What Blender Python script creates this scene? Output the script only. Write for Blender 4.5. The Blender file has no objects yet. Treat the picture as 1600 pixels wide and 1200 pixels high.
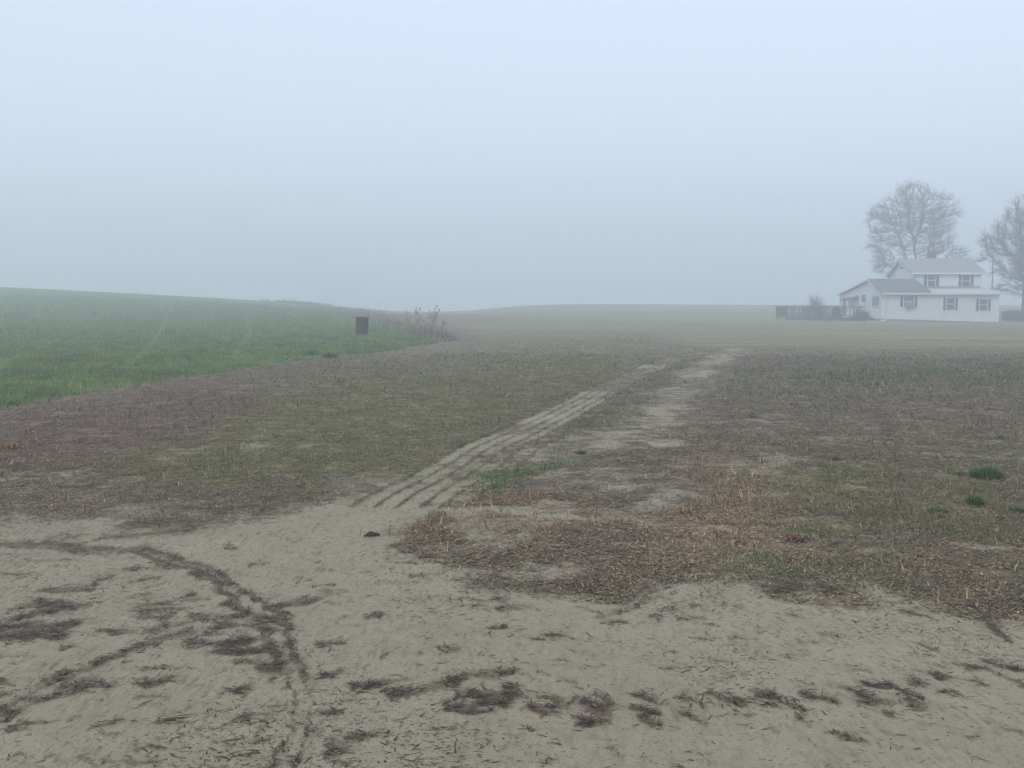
import bpy, math, random
import numpy as np
from mathutils import Vector, Matrix
random.seed(7)
RNG = np.random.default_rng(11)
S = bpy.context.scene
COL = S.collection
PI = math.pi

# ------------------------------------------------------------------ camera model
W0, H0, F0, EYE = 1600.0, 1200.0, 1640.0, 1.6
TH = math.atan(123 / 1640)
CT, ST = math.cos(TH), math.sin(TH)

def ss(a, b, x):
    t = np.clip((x - a) / (b - a), 0, 1)
    return t * t * (3 - 2 * t)

# ------------------------------------------------------------------ noise
_T = np.random.default_rng(5).random((256, 256))
def vnoise(x, y):
    xi = np.floor(x); yi = np.floor(y)
    fx = x - xi; fy = y - yi
    fx = fx * fx * (3 - 2 * fx); fy = fy * fy * (3 - 2 * fy)
    a = xi.astype(np.int64) & 255; b = yi.astype(np.int64) & 255
    a1 = (a + 1) & 255; b1 = (b + 1) & 255
    return (_T[a, b] * (1 - fx) + _T[a1, b] * fx) * (1 - fy) + (_T[a, b1] * (1 - fx) + _T[a1, b1] * fx) * fy
def fbm(x, y, s, o=4, off=0.0):
    x = x * s + off * 17.3; y = y * s + off * 9.1
    r = 0; a = .5; n = 0
    for i in range(o):
        r = r + a * vnoise(x + i * 31.7, y + i * 13.9); n += a
        x, y = x * 1.62 + y * 1.18, y * 1.62 - x * 1.18
        a *= .5
    return r / n

# ------------------------------------------------------------------ terrain
def terr(x, y):
    x = np.asarray(x, float); y = np.asarray(y, float)
    hill = 5.2 * np.exp(-((x + 112) / 60) ** 2 / 2 - ((y - 150) / 50) ** 2 / 2)
    h0 = 5.2 * math.exp(-(112 / 60) ** 2 / 2 - (150 / 50) ** 2 / 2)
    far = 1.65 * ss(-24, 6, x) * np.exp(-((y - 215) / 48) ** 2 / 2)
    r = np.hypot(x, y)
    dip = 1.0 * np.exp(-((x + 12) / 12) ** 2 / 2) * ss(90, 150, y)
    house = .16 * np.exp(-((x - 42) / 16) ** 2 / 2 - ((y - 98) / 16) ** 2 / 2)
    return hill - h0 + far - dip - house - .03 * np.maximum(r - 260, 0)

def proj(x, y, z):
    dep = y * CT - (z - EYE) * ST
    up = y * ST + (z - EYE) * CT
    dep = np.where(dep < .05, .05, dep)
    return 800 + F0 * x / dep, 600 - F0 * up / dep, dep

def ray(px, py):
    a = (px - 800) / F0; b = (600 - py) / F0
    return Vector((a, CT + b * ST, -ST + b * CT))

def gnd(px, py):
    """world point of the ground seen at a photo pixel"""
    d = ray(px, py); t = 1.0
    lo = 0.5
    while t < 400:
        p = d * t
        if p.z + EYE < float(terr(p.x, p.y)):
            break
        lo = t; t *= 1.02
    hi = t
    for _ in range(30):
        m = (lo + hi) / 2; p = d * m
        if p.z + EYE < float(terr(p.x, p.y)): hi = m
        else: lo = m
    p = d * hi
    return Vector((p.x, p.y, float(terr(p.x, p.y))))

def at_depth(px, py, Y):
    d = ray(px, py); t = Y / d.y
    return Vector((d.x * t, Y, EYE + d.z * t))

# ------------------------------------------------------------------ object helpers
def tag(o, label=None, cat=None, group=None, kind=None):
    if label: o['label'] = label
    if cat: o['category'] = cat
    if group: o['group'] = group
    if kind: o['kind'] = kind
    return o

def empty(name, loc, rz=0):
    o = bpy.data.objects.new(name, None); COL.objects.link(o)
    o.location = loc; o.rotation_euler = (0, 0, rz); o.empty_display_size = .2
    return o

def link(name, me, mat=None, parent=None):
    o = bpy.data.objects.new(name, me); COL.objects.link(o)
    if mat: me.materials.append(mat)
    if parent: o.parent = parent
    return o

class MB:
    def __init__(s): s.v = []; s.f = []
    def poly(s, *pts):
        n = len(s.v); s.v += [tuple(p) for p in pts]; s.f.append(tuple(range(n, n + len(pts)))); return s
    def box(s, a, b):
        x0, y0, z0 = a; x1, y1, z1 = b
        n = len(s.v)
        s.v += [(x0, y0, z0), (x1, y0, z0), (x1, y1, z0), (x0, y1, z0), (x0, y0, z1), (x1, y0, z1), (x1, y1, z1), (x0, y1, z1)]
        for q in ((0, 3, 2, 1), (4, 5, 6, 7), (0, 1, 5, 4), (1, 2, 6, 5), (2, 3, 7, 6), (3, 0, 4, 7)):
            s.f.append(tuple(n + i for i in q))
        return s
    def slab(s, pts, th):
        """polygon extruded down by th"""
        n = len(s.v); k = len(pts)
        s.v += [tuple(p) for p in pts] + [(p[0], p[1], p[2] - th) for p in pts]
        s.f.append(tuple(range(n, n + k))); s.f.append(tuple(range(n + 2 * k - 1, n + k - 1, -1)))
        for i in range(k):
            j = (i + 1) % k
            s.f.append((n + i, n + k + i, n + k + j, n + j))
        return s
    def tube(s, pts, rad, n=8, cap=True):
        pts = [Vector(p) for p in pts]
        if not isinstance(rad, (list, tuple)): rad = [rad] * len(pts)
        base = len(s.v); prev = None
        for i, p in enumerate(pts):
            d = (pts[min(i + 1, len(pts) - 1)] - pts[max(i - 1, 0)]).normalized()
            a = (prev if prev is not None else (Vector((1, 0, 0)) if abs(d.x) < .9 else Vector((0, 1, 0))))
            a = (a - d * a.dot(d)).normalized(); prev = a; b = d.cross(a)
            for k in range(n):
                t = 2 * PI * k / n
                s.v.append(tuple(p + (a * math.cos(t) + b * math.sin(t)) * rad[i]))
        for i in range(len(pts) - 1):
            for k in range(n):
                q = (k + 1) % n
                s.f.append((base + i * n + k, base + i * n + q, base + (i + 1) * n + q, base + (i + 1) * n + k))
        if cap:
            s.f.append(tuple(base + k for k in reversed(range(n))))
            s.f.append(tuple(base + (len(pts) - 1) * n + k for k in range(n)))
        return s
    def build(s, name, mat, parent=None, smooth=False, bevel=0):
        me = bpy.data.meshes.new(name); me.from_pydata(s.v, [], s.f); me.update()
        if smooth:
            me.polygons.foreach_set('use_smooth', [True] * len(me.polygons))
        o = link(name, me, mat, parent)
        if bevel:
            m = o.modifiers.new('Bevel', 'BEVEL'); m.width = bevel; m.segments = 2; m.limit_method = 'ANGLE'
        return o

def npmesh(name, V, Fs, cols=None, smooth=False):
    """V (n,3); Fs list of int arrays (m,k); cols {attr: (n,4)}"""
    me = bpy.data.meshes.new(name)
    me.vertices.add(len(V)); me.vertices.foreach_set('co', np.ascontiguousarray(V, np.float32).ravel())
    li = np.concatenate([f.ravel() for f in Fs]).astype(np.int32)
    tot = np.concatenate([np.full(len(f), f.shape[1]) for f in Fs])
    st = np.concatenate([[0], np.cumsum(tot)[:-1]]).astype(np.int32)
    me.loops.add(len(li)); me.loops.foreach_set('vertex_index', li)
    me.polygons.add(len(tot)); me.polygons.foreach_set('loop_start', st)
    if smooth: me.polygons.foreach_set('use_smooth', np.ones(len(tot), bool))
    me.update(calc_edges=True)
    for k, c in (cols or {}).items():
        a = me.color_attributes.new(k, 'FLOAT_COLOR', 'POINT')
        a.data.foreach_set('color', np.ascontiguousarray(c, np.float32).ravel())
    me.validate()
    return me

# ------------------------------------------------------------------ materials
def mat(name):
    m = bpy.data.materials.new(name); m.use_nodes = True
    nt = m.node_tree; nt.nodes.clear()
    o = nt.nodes.new('ShaderNodeOutputMaterial')
    b = nt.nodes.new('ShaderNodeBsdfPrincipled')
    nt.links.new(b.outputs[0], o.inputs['Surface'])
    b.inputs['Roughness'].default_value = .9
    b.inputs['Specular IOR Level'].default_value = .2
    return m, nt, b

def N(nt, t, **kw):
    n = nt.nodes.new(t)
    for k, v in kw.items(): setattr(n, k, v)
    return n

def coords(nt):
    return N(nt, 'ShaderNodeTexCoord').outputs['Object']

def noise(nt, co, scale, detail=4, rough=.55, dist=0):
    n = N(nt, 'ShaderNodeTexNoise'); n.inputs['Scale'].default_value = scale
    n.inputs['Detail'].default_value = detail; n.inputs['Roughness'].default_value = rough
    n.inputs['Distortion'].default_value = dist
    nt.links.new(co, n.inputs['Vector']); return n.outputs['Fac']

def ramp(nt, fac, stops, interp='LINEAR'):
    r = N(nt, 'ShaderNodeValToRGB'); e = r.color_ramp.elements
    r.color_ramp.interpolation = interp
    while len(e) < len(stops): e.new(.5)
    for i, (p, c) in enumerate(stops):
        e[i].position = p; e[i].color = (*c, 1) if len(c) == 3 else c
    nt.links.new(fac, r.inputs[0]); return r.outputs[0]

def mixc(nt, fac, a, b, mode='MIX'):
    m = N(nt, 'ShaderNodeMix', data_type='RGBA', blend_type=mode)
    for sock, v in ((m.inputs[0], fac), (m.inputs[6], a), (m.inputs[7], b)):
        if hasattr(v, 'links'): nt.links.new(v, sock)
        elif isinstance(v, (tuple, list)): sock.default_value = (*v, 1)
        else: sock.default_value = v
    return m.outputs[2]

def mth(nt, op, a, b=None, c=None, clamp=False):
    m = N(nt, 'ShaderNodeMath', operation=op); m.use_clamp = clamp
    for i, v in enumerate((a, b, c)):
        if v is None: continue
        if hasattr(v, 'links'): nt.links.new(v, m.inputs[i])
        else: m.inputs[i].default_value = v
    return m.outputs[0]

def thr(nt, attr, nz, k, lo=.42, hi=.58):
    """soft threshold of attr + (noise-.5)*k"""
    a = mth(nt, 'SUBTRACT', nz, .5)
    a = mth(nt, 'MULTIPLY_ADD', a, k, attr)
    m = N(nt, 'ShaderNodeMapRange', interpolation_type='SMOOTHSTEP')
    m.inputs['From Min'].default_value = lo; m.inputs['From Max'].default_value = hi
    nt.links.new(a, m.inputs['Value']); return m.outputs['Result']

def bump(nt, b, h, dist, strength=1.0):
    n = N(nt, 'ShaderNodeBump'); n.inputs['Distance'].default_value = dist; n.inputs['Strength'].default_value = strength
    nt.links.new(h, n.inputs['Height']); nt.links.new(n.outputs[0], b.inputs['Normal'])

def simple(name, c1, c2, scale=3, rough=.8, bumpd=0, spec=.2, detail=5):
    m, nt, b = mat(name); co = coords(nt)
    n = noise(nt, co, scale, detail, .6)
    nt.links.new(ramp(nt, n, [(.3, c1), (.7, c2)]), b.inputs['Base Color'])
    b.inputs['Roughness'].default_value = rough; b.inputs['Specular IOR Level'].default_value = spec
    if bumpd: bump(nt, b, n, bumpd)
    return m

def colmat(name, rough=.9, trans=0):
    m, nt, b = mat(name)
    a = N(nt, 'ShaderNodeAttribute'); a.attribute_name = 'Col'
    nt.links.new(a.outputs['Color'], b.inputs['Base Color'])
    b.inputs['Roughness'].default_value = rough
    return m

M = {}
M['siding'] = simple('white_siding', (.49, .52, .52), (.58, .605, .60), 1.3, .6, spec=.3)
M['trim'] = simple('white_trim', (.52, .54, .54), (.60, .62, .61), 4, .5, spec=.3)
M['shingle'] = simple('grey_shingles', (.085, .09, .10), (.16, .165, .175), 5, .9)
M['shingle_old'] = simple('pale_shingles', (.20, .205, .21), (.29, .29, .29), 4, .9)
M['tin'] = simple('pale_roof_sheet', (.42, .44, .45), (.50, .52, .52), 2, .6, spec=.3)
M['block'] = simple('foundation_block', (.20, .19, .18), (.32, .30, .28), 6, .9)
M['shutter'] = simple('dark_shutter', (.03, .035, .04), (.05, .055, .06), 6, .6)
M['brick'] = simple('chimney_brick', (.10, .045, .04), (.16, .075, .065), 9, .9)
M['iron'] = simple('dark_iron', (.035, .035, .04), (.07, .065, .065), 8, .6, spec=.4)
M['deckwood'] = simple('weathered_deck_wood', (.060, .032, .026), (.115, .068, .055), 7, .85)
M['rust'] = simple('rusty_steel', (.020, .013, .013), (.060, .033, .027), 9, .85, .004)
M['bark'] = simple('grey_bark', (.085, .075, .068), (.15, .135, .12), 9, .95, .01)
M['bark2'] = simple('dark_bark', (.065, .05, .048), (.11, .09, .08), 9, .95, .01)
M['twig'] = simple('bare_twigs', (.08, .072, .062), (.13, .115, .095), 3, .95)
M['twig2'] = simple('brown_twigs', (.075, .052, .050), (.12, .088, .080), 3, .95)
M['hedge'] = simple('brown_hedge_twigs', (.11, .07, .06), (.19, .125, .105), 5, .95)
M['dry'] = simple('dry_stems', (.22, .16, .125), (.32, .24, .18), 5, .95)
M['clod'] = simple('dark_clod', (.025, .018, .015), (.055, .04, .03), 40, .95, .006)
M['cloth'] = simple('black_cover', (.022, .02, .024), (.04, .036, .042), 6, .7)
M['ac'] = simple('beige_metal', (.22, .17, .16), (.32, .25, .23), 8, .6)
m_, nt_, b_ = mat('window_glass')
b_.inputs['Base Color'].default_value = (.03, .035, .045, 1); b_.inputs['Roughness'].default_value = .12
b_.inputs['Specular IOR Level'].default_value = .5
M['glass'] = m_
M['blade'] = colmat('leaf_blades', .75)
M['stalk'] = colmat('dead_stalks', .95)

# ------------------------------------------------------------------ layout of the ground cover
def polyw(pts): return np.array([(p.x, p.y) for p in (gnd(*q) for q in pts)])

def sdf(poly, u, v):
    """signed distance (inside positive) to a closed polygon"""
    d = np.full(u.shape, 1e18); ins = np.zeros(u.shape, bool)
    n = len(poly)
    for i in range(n):
        x0, y0 = poly[i]; x1, y1 = poly[(i + 1) % n]
        ex, ey = x1 - x0, y1 - y0
        t = np.clip(((u - x0) * ex + (v - y0) * ey) / (ex * ex + ey * ey + 1e-9), 0, 1)
        d = np.minimum(d, (u - x0 - t * ex) ** 2 + (v - y0 - t * ey) ** 2)
        c = ((y0 > v) != (y1 > v))
        with np.errstate(divide='ignore', invalid='ignore'):
            xi = ex * (v - y0) / (y1 - y0 if y1 != y0 else 1e-9) + x0
        ins ^= c & (u < xi)
    d = np.sqrt(d)
    return np.where(ins, d, -d)

def pline(pl, x, y):
    """distance to an open polyline, signed lateral offset (right positive), arc length"""
    best = np.full(x.shape, 1e18); lat = np.zeros(x.shape); arc = np.zeros(x.shape); acc = 0
    for i in range(len(pl) - 1):
        x0, y0 = pl[i]; x1, y1 = pl[i + 1]
        ex, ey = x1 - x0, y1 - y0; L = math.hypot(ex, ey)
        t = np.clip(((x - x0) * ex + (y - y0) * ey) / (L * L), 0, 1)
        dx, dy = x - x0 - t * ex, y - y0 - t * ey
        d = dx * dx + dy * dy; k = d < best
        best = np.where(k, d, best)
        lat = np.where(k, (dx * ey - dy * ex) / L, lat); arc = np.where(k, acc + t * L, arc)
        acc += L
    return np.sqrt(best), lat, arc

P_SAND = [(-900, 805), (0, 803), (130, 808), (190, 796), (300, 808), (430, 800), (520, 768), (600, 757), (650, 750), (735, 742),
          (770, 733), (720, 758), (690, 775), (650, 800), (608, 820), (592, 838), (640, 858), (700, 872), (760, 895), (860, 922),
          (960, 935), (1020, 925), (1090, 905), (1180, 920), (1250, 940), (1320, 932), (1300, 902), (1380, 897), (1450, 932),
          (1530, 952), (1700, 935), (2600, 930), (2600, 4000), (-1600, 4000)]
P_GREEN = [(-900, 740), (0, 640), (150, 611), (300, 590), (450, 566), (560, 555), (640, 543), (684, 535), (640, 516), (560, 494),
           (480, 477), (440, 472), (380, 466), (200, 450), (-900, 400)]
P_LAWN = [(1120, 546), (1300, 545), (1700, 549), (2600, 552), (2600, 440), (1150, 440), (840, 440), (690, 470), (690, 498), (760, 527), (900, 526), (1010, 522), (1060, 534)]
P_OLIVE = [(-300, 748), (100, 744), (300, 764), (430, 774), (600, 750), (660, 735), (800, 662), (940, 598), (1050, 550), (1000, 515), (720, 545),
           (520, 572), (420, 592), (390, 630), (320, 680), (100, 735), (-300, 760)]
P_RED = [(-400, 760), (100, 735), (250, 710), (400, 680), (460, 640), (420, 612), (300, 605), (150, 640), (-400, 690)]
P_STRAW = [(1060, 880), (1040, 830), (1090, 780), (1100, 720), (1130, 690), (1180, 720), (1240, 790), (1260, 860), (1180, 895)]
P_STRAW2 = [(700, 770), (860, 770), (950, 800), (900, 830), (760, 830), (640, 850), (600, 835), (660, 800)]
P_MOSS = [(1170, 735), (1230, 705), (1340, 740), (1470, 770), (1600, 750), (1600, 860), (1440, 840), (1360, 850), (1270, 830), (1220, 780)]
P_GRASSP = [(735, 750), (800, 722), (880, 705), (900, 715), (830, 745), (760, 765)]
P_FARG = [(1150, 600), (1250, 570), (1700, 560), (1700, 600), (1350, 610)]
L_LEFT = polyw([(560, 785), (600, 762), (640, 742), (720, 697), (800, 663), (870, 631), (940, 598), (1000, 572), (1050, 556), (1130, 545.5)])
L_RIGHT = polyw([(790, 735), (900, 690), (1000, 662), (1040, 632), (1080, 597), (1110, 571), (1145, 546)])
P_THIN = [(600, 870), (660, 760), (760, 735), (880, 680), (1080, 660), (1120, 740), (1060, 830), (980, 890), (800, 895)]
P_MID = [(735, 752), (830, 700), (920, 650), (1000, 604), (1050, 570), (1075, 565), (1040, 610), (990, 655), (930, 690), (860, 735)]
SANDSPOTS = [(1010, 793, 52, 9, 0), (1045, 813, 48, 9, .1), (965, 808, 30, 6, 0), (1190, 725, 30, 13, .2), (395, 698, 26, 7, -.25), (250, 719, 28, 5, -.2),
             (420, 750, 20, 6, 0), (60, 748, 60, 5, -.05), (25, 772, 45, 5, 0), (875, 762, 26, 5, 0), (1000, 690, 60, 9, -.1), (940, 700, 60, 8, 0),
             (1040, 660, 45, 7, 0), (1445, 795, 45, 7, 0), (1560, 850, 40, 6, 0), (880, 850, 60, 6, .1), (830, 790, 30, 5, 0), (500, 690, 18, 4, -.2),
             (1250, 815, 26, 6, 0), (1390, 860, 40, 5, 0), (760, 868, 60, 7, 0), (1190, 650, 30, 4, 0), (1380, 690, 30, 3, 0), (900, 735, 50, 8, -.1)]
# dark plant litter dragged over the sand: polylines in the photo, half width in photo pixels, strength
DEB = [([(212, 860), (250, 879), (292, 888), (333, 906), (362, 929), (383, 952), (402, 972), (417, 993), (429, 1020), (437, 1038)], 5, 1.0),
       ([(225, 857), (283, 873), (333, 892), (375, 914), (412, 940), (439, 965), (453, 992), (461, 1025), (471, 1046), (480, 1064)], 4, .95),
       ([(437, 1038), (456, 1072), (462, 1110), (455, 1150), (425, 1198)], 5, .66), ([(480, 1064), (488, 1100), (482, 1150), (462, 1198)], 4, .64),
       ([(360, 932), (405, 965)], 6, .7), ([(400, 962), (440, 975)], 6, .7),
       ([(418, 942), (470, 934), (540, 922)], 6, .75), ([(405, 1040), (450, 1050)], 9, .85), ([(470, 1058), (490, 1062)], 6, .7), ([(497, 1060), (528, 1056)], 6, .85),
       ([(0, 1110), (60, 1078), (110, 1052), (190, 1022), (240, 1000), (300, 985)], 10, .78), ([(0, 1125), (60, 1098), (130, 1068)], 6, .7),
       ([(20, 950), (60, 940), (110, 944)], 5, .9), ([(20, 965), (60, 955), (140, 944)], 5, .9), ([(-20, 982), (40, 972), (110, 978)], 7, .95), ([(-20, 995), (50, 990), (100, 992)], 7, .95),
       ([(60, 922), (140, 920), (155, 905), (175, 900)], 4, .8), ([(120, 945), (165, 936)], 3, .75),
       ([(190, 822), (250, 818), (310, 822)], 9, .85), ([(160, 840), (220, 838)], 6, .7), ([(225, 836), (280, 836)], 3, .75),
       ([(-40, 850), (20, 852), (90, 853), (130, 860), (180, 860)], 5, .85), ([(0, 878), (60, 877), (110, 876)], 5, .6), ([(190, 862), (225, 855)], 6, .75), ([(190, 890), (235, 888)], 3, .75),
       ([(210, 945), (265, 940), (300, 925)], 4, .8), ([(215, 965), (265, 965)], 5, .9), ([(205, 955), (290, 950)], 5, .75), ([(230, 985), (300, 968), (360, 962), (400, 970)], 10, .62), ([(290, 1005), (340, 1008), (400, 1000)], 6, .85), ([(330, 1020), (400, 1015)], 6, .85),
       ([(300, 990), (400, 985)], 10, .6), ([(370, 1035), (415, 1030)], 6, .75), ([(215, 1070), (260, 1070)], 5, .95), ([(212, 1050), (255, 1050)], 4, .6), ([(212, 1094), (236, 1094)], 5, .8),
       ([(245, 1120), (300, 1105)], 5, .6), ([(120, 1072), (170, 1075)], 4, .7), ([(140, 1058), (165, 1066)], 3, .7), ([(165, 1182), (240, 1196)], 5, .65), ([(45, 1155), (60, 1170), (55, 1172)], 3, .6), ([(0, 1195), (25, 1180)], 5, .6),
       ([(85, 810), (150, 812)], 5, .5), ([(330, 800), (430, 795)], 6, .7), ([(290, 797), (340, 800)], 5, .6),
       ([(548, 1078), (590, 1068), (630, 1060)], 5, .75), ([(610, 1088), (680, 1076), (740, 1056), (800, 1050)], 8, .72), ([(640, 1060), (700, 1050)], 6, .5),
       ([(690, 1098), (712, 1088)], 5, .85), ([(700, 1106), (760, 1102), (790, 1106)], 6, .9), ([(735, 1082), (760, 1090), (800, 1082)], 7, .95), ([(775, 1096), (830, 1092)], 4, .7), ([(790, 1074), (810, 1080)], 6, .9), ([(720, 1116), (765, 1118)], 4, .85),
       ([(835, 1110), (850, 1122), (870, 1122)], 5, .9), ([(840, 1090), (880, 1095)], 4, .8), ([(860, 1105), (890, 1110), (900, 1096)], 5, .8), ([(870, 1085), (885, 1110)], 4, .6),
       ([(900, 1122), (940, 1132)], 5, 1.0), ([(915, 1108), (955, 1120)], 7, .95), ([(925, 1082), (955, 1108)], 4, .9), ([(900, 1132), (950, 1130)], 4, .85),
       ([(985, 1086), (1020, 1104)], 3, .95), ([(985, 1112), (1010, 1118), (1035, 1120)], 4, .95), ([(1000, 1130), (1030, 1134)], 5, .8),
       ([(1058, 1090), (1100, 1110)], 3, .9), ([(1065, 1116), (1100, 1130)], 5, .8), ([(1115, 1090), (1165, 1110)], 3.5, .8), ([(1160, 1118), (1185, 1130)], 7, .5),
       ([(1190, 1088), (1225, 1100), (1258, 1112)], 3.5, 1.0), ([(1200, 1105), (1215, 1108)], 5, .7), ([(1245, 1122), (1258, 1126)], 6, .75), ([(1250, 1084), (1310, 1100)], 3, .8),
       ([(1315, 1080), (1365, 1092)], 3.5, .85), ([(1350, 1070), (1390, 1074), (1445, 1098)], 4, .9), ([(1340, 1098), (1410, 1106)], 5, .65), ([(1415, 1065), (1445, 1070)], 4, .9), ([(1420, 1100), (1450, 1108)], 3, .95), ([(1378, 1114), (1392, 1117)], 3, .9),
       ([(1458, 1058), (1500, 1064), (1540, 1074)], 3, .75), ([(1508, 1048), (1560, 1058), (1600, 1075)], 4, .75), ([(1545, 1041), (1580, 1046), (1620, 1054)], 3, 1.0), ([(1480, 1088), (1530, 1100)], 6, .55),
       ([(1525, 955), (1550, 980), (1575, 1004)], 6, .85), ([(1500, 954), (1560, 952), (1610, 946)], 4, .8), ([(1400, 955), (1450, 962)], 4, .7), ([(1360, 940), (1420, 945)], 3, .5),
       ([(1200, 930), (1250, 918), (1310, 930)], 9, .8), ([(1000, 975), (1050, 955), (1110, 940)], 9, .55), ([(1120, 1010), (1150, 1006), (1178, 1022)], 6, .55),
       ([(700, 905), (760, 915)], 6, .6), ([(640, 905), (690, 900)], 5, .55), ([(720, 935), (765, 940)], 6, .5), ([(690, 1012), (715, 1020)], 5, .7), ([(760, 1028), (800, 1024)], 4, .6), ([(840, 1002), (890, 998)], 4, .55),
       ([(1090, 945), (1160, 950)], 5, .5), ([(870, 1035), (910, 1038)], 4, .5), ([(830, 1172), (870, 1174)], 4, .55), ([(945, 1173), (970, 1178)], 4, .6),
       ([(1300, 1150), (1340, 1168)], 3, .5), ([(560, 870), (620, 862)], 4, .4), ([(380, 850), (470, 832)], 4, .35), ([(450, 880), (560, 872)], 5, .3),
       ([(440, 1070), (430, 1130), (400, 1200)], 9, .35), ([(480, 1060), (478, 1130), (450, 1200)], 6, .35), ([(400, 1196), (470, 1180)], 6, .6), ([(530, 1142), (560, 1130)], 5, .55), ([(510, 1168), (560, 1160)], 6, .45)]
_r = random.Random(41)
for _k in range(260):
    if _k < 150: _x, _y, _dx, _dy = _r.uniform(-10, 600), _r.uniform(850, 1190), _r.uniform(15, 45), _r.uniform(-14, 4)
    elif _k < 215: _x, _y, _dx, _dy = _r.uniform(640, 1600), _r.uniform(940, 1190), _r.uniform(14, 36), _r.uniform(0, 14)
    else: _x, _y, _dx, _dy = _r.uniform(600, 1000), _r.uniform(840, 1000), _r.uniform(20, 50), _r.uniform(-8, 8)
    DEB.append(([(_x, _y), (_x + _dx, _y + _dy)], _r.uniform(2.2, 5), _r.uniform(.38, .72)))
DEB += [([(225, 955), (330, 980), (410, 995)], 20, .40), ([(-20, 972), (120, 972)], 16, .44), ([(-10, 1125), (110, 1065), (250, 1000)], 14, .45), ([(560, 1085), (780, 1058)], 12, .42),
        ([(690, 1100), (800, 1098)], 15, .5), ([(830, 1105), (960, 1118)], 15, .45), ([(-20, 835), (200, 845)], 14, .42),
        ([(640, 930), (800, 945)], 16, .40), ([(1000, 965), (1120, 940)], 14, .42), ([(990, 1105), (1440, 1085)], 14, .36), ([(1400, 950), (1600, 960)], 10, .42), ([(-10, 905), (120, 880)], 12, .40), ([(160, 1080), (420, 1130)], 16, .36)]
DEB = [(l, w * (1.08 if s > .6 else 1), (1.32 * s if s > .7 and l[0][1] > 1035 and l[0][0] > 600 else min(1.05, s * 1.1)) if s > .6 else s * .82) for l, w, s in DEB]
DEBW = [(polyw([q for q in l if q[1] < 1199] or l), l, w, s) for l, w, s in DEB]

def debris_mask(x, y, u, v, dep, want_dir=False):
    """strength of dragged plant litter at a ground point; worked out in metres"""
    out = np.zeros(x.shape); ang = np.full(x.shape, 1.2)
    near = np.where((y > 2.4) & (y < 10.5) & (np.abs(x) < y * .62))[0]
    xs, ys = x[near], y[near]
    o = np.zeros(xs.shape); an = np.full(xs.shape, 1.2)
    wx = xs + .028 * (fbm(xs, ys, 11, 3, 1) - .5) * 2; wy = ys + .07 * (fbm(xs, ys, 8, 3, 2) - .5) * 2
    for pw, l, w, s in DEBW:
        dm = math.hypot(pw[:, 0].mean(), pw[:, 1].mean())
        hw = w / F0 * dm                                   # across the view, metres
        hh = w / F0 * dm * dm / EYE                        # along the view
        k = np.where((xs > pw[:, 0].min() - .6) & (xs < pw[:, 0].max() + .6) & (ys > pw[:, 1].min() - 1) & (ys < pw[:, 1].max() + 1))[0]
        if len(k) == 0: continue
        r = hh / hw
        d, _, _ = pline(np.c_[pw[:, 0] * r, pw[:, 1]], wx[k] * r, wy[k])
        m = s * np.exp(-(d / hh) ** 2 * .8)
        e = pw[-1] - pw[0]; a = math.atan2(e[1], e[0])
        better = m > o[k]
        o[k] = np.where(better, m, o[k]); an[k] = np.where(better, a, an[k])
    out[near] = o; ang[near] = an
    return (out, ang) if want_dir else out

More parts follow.
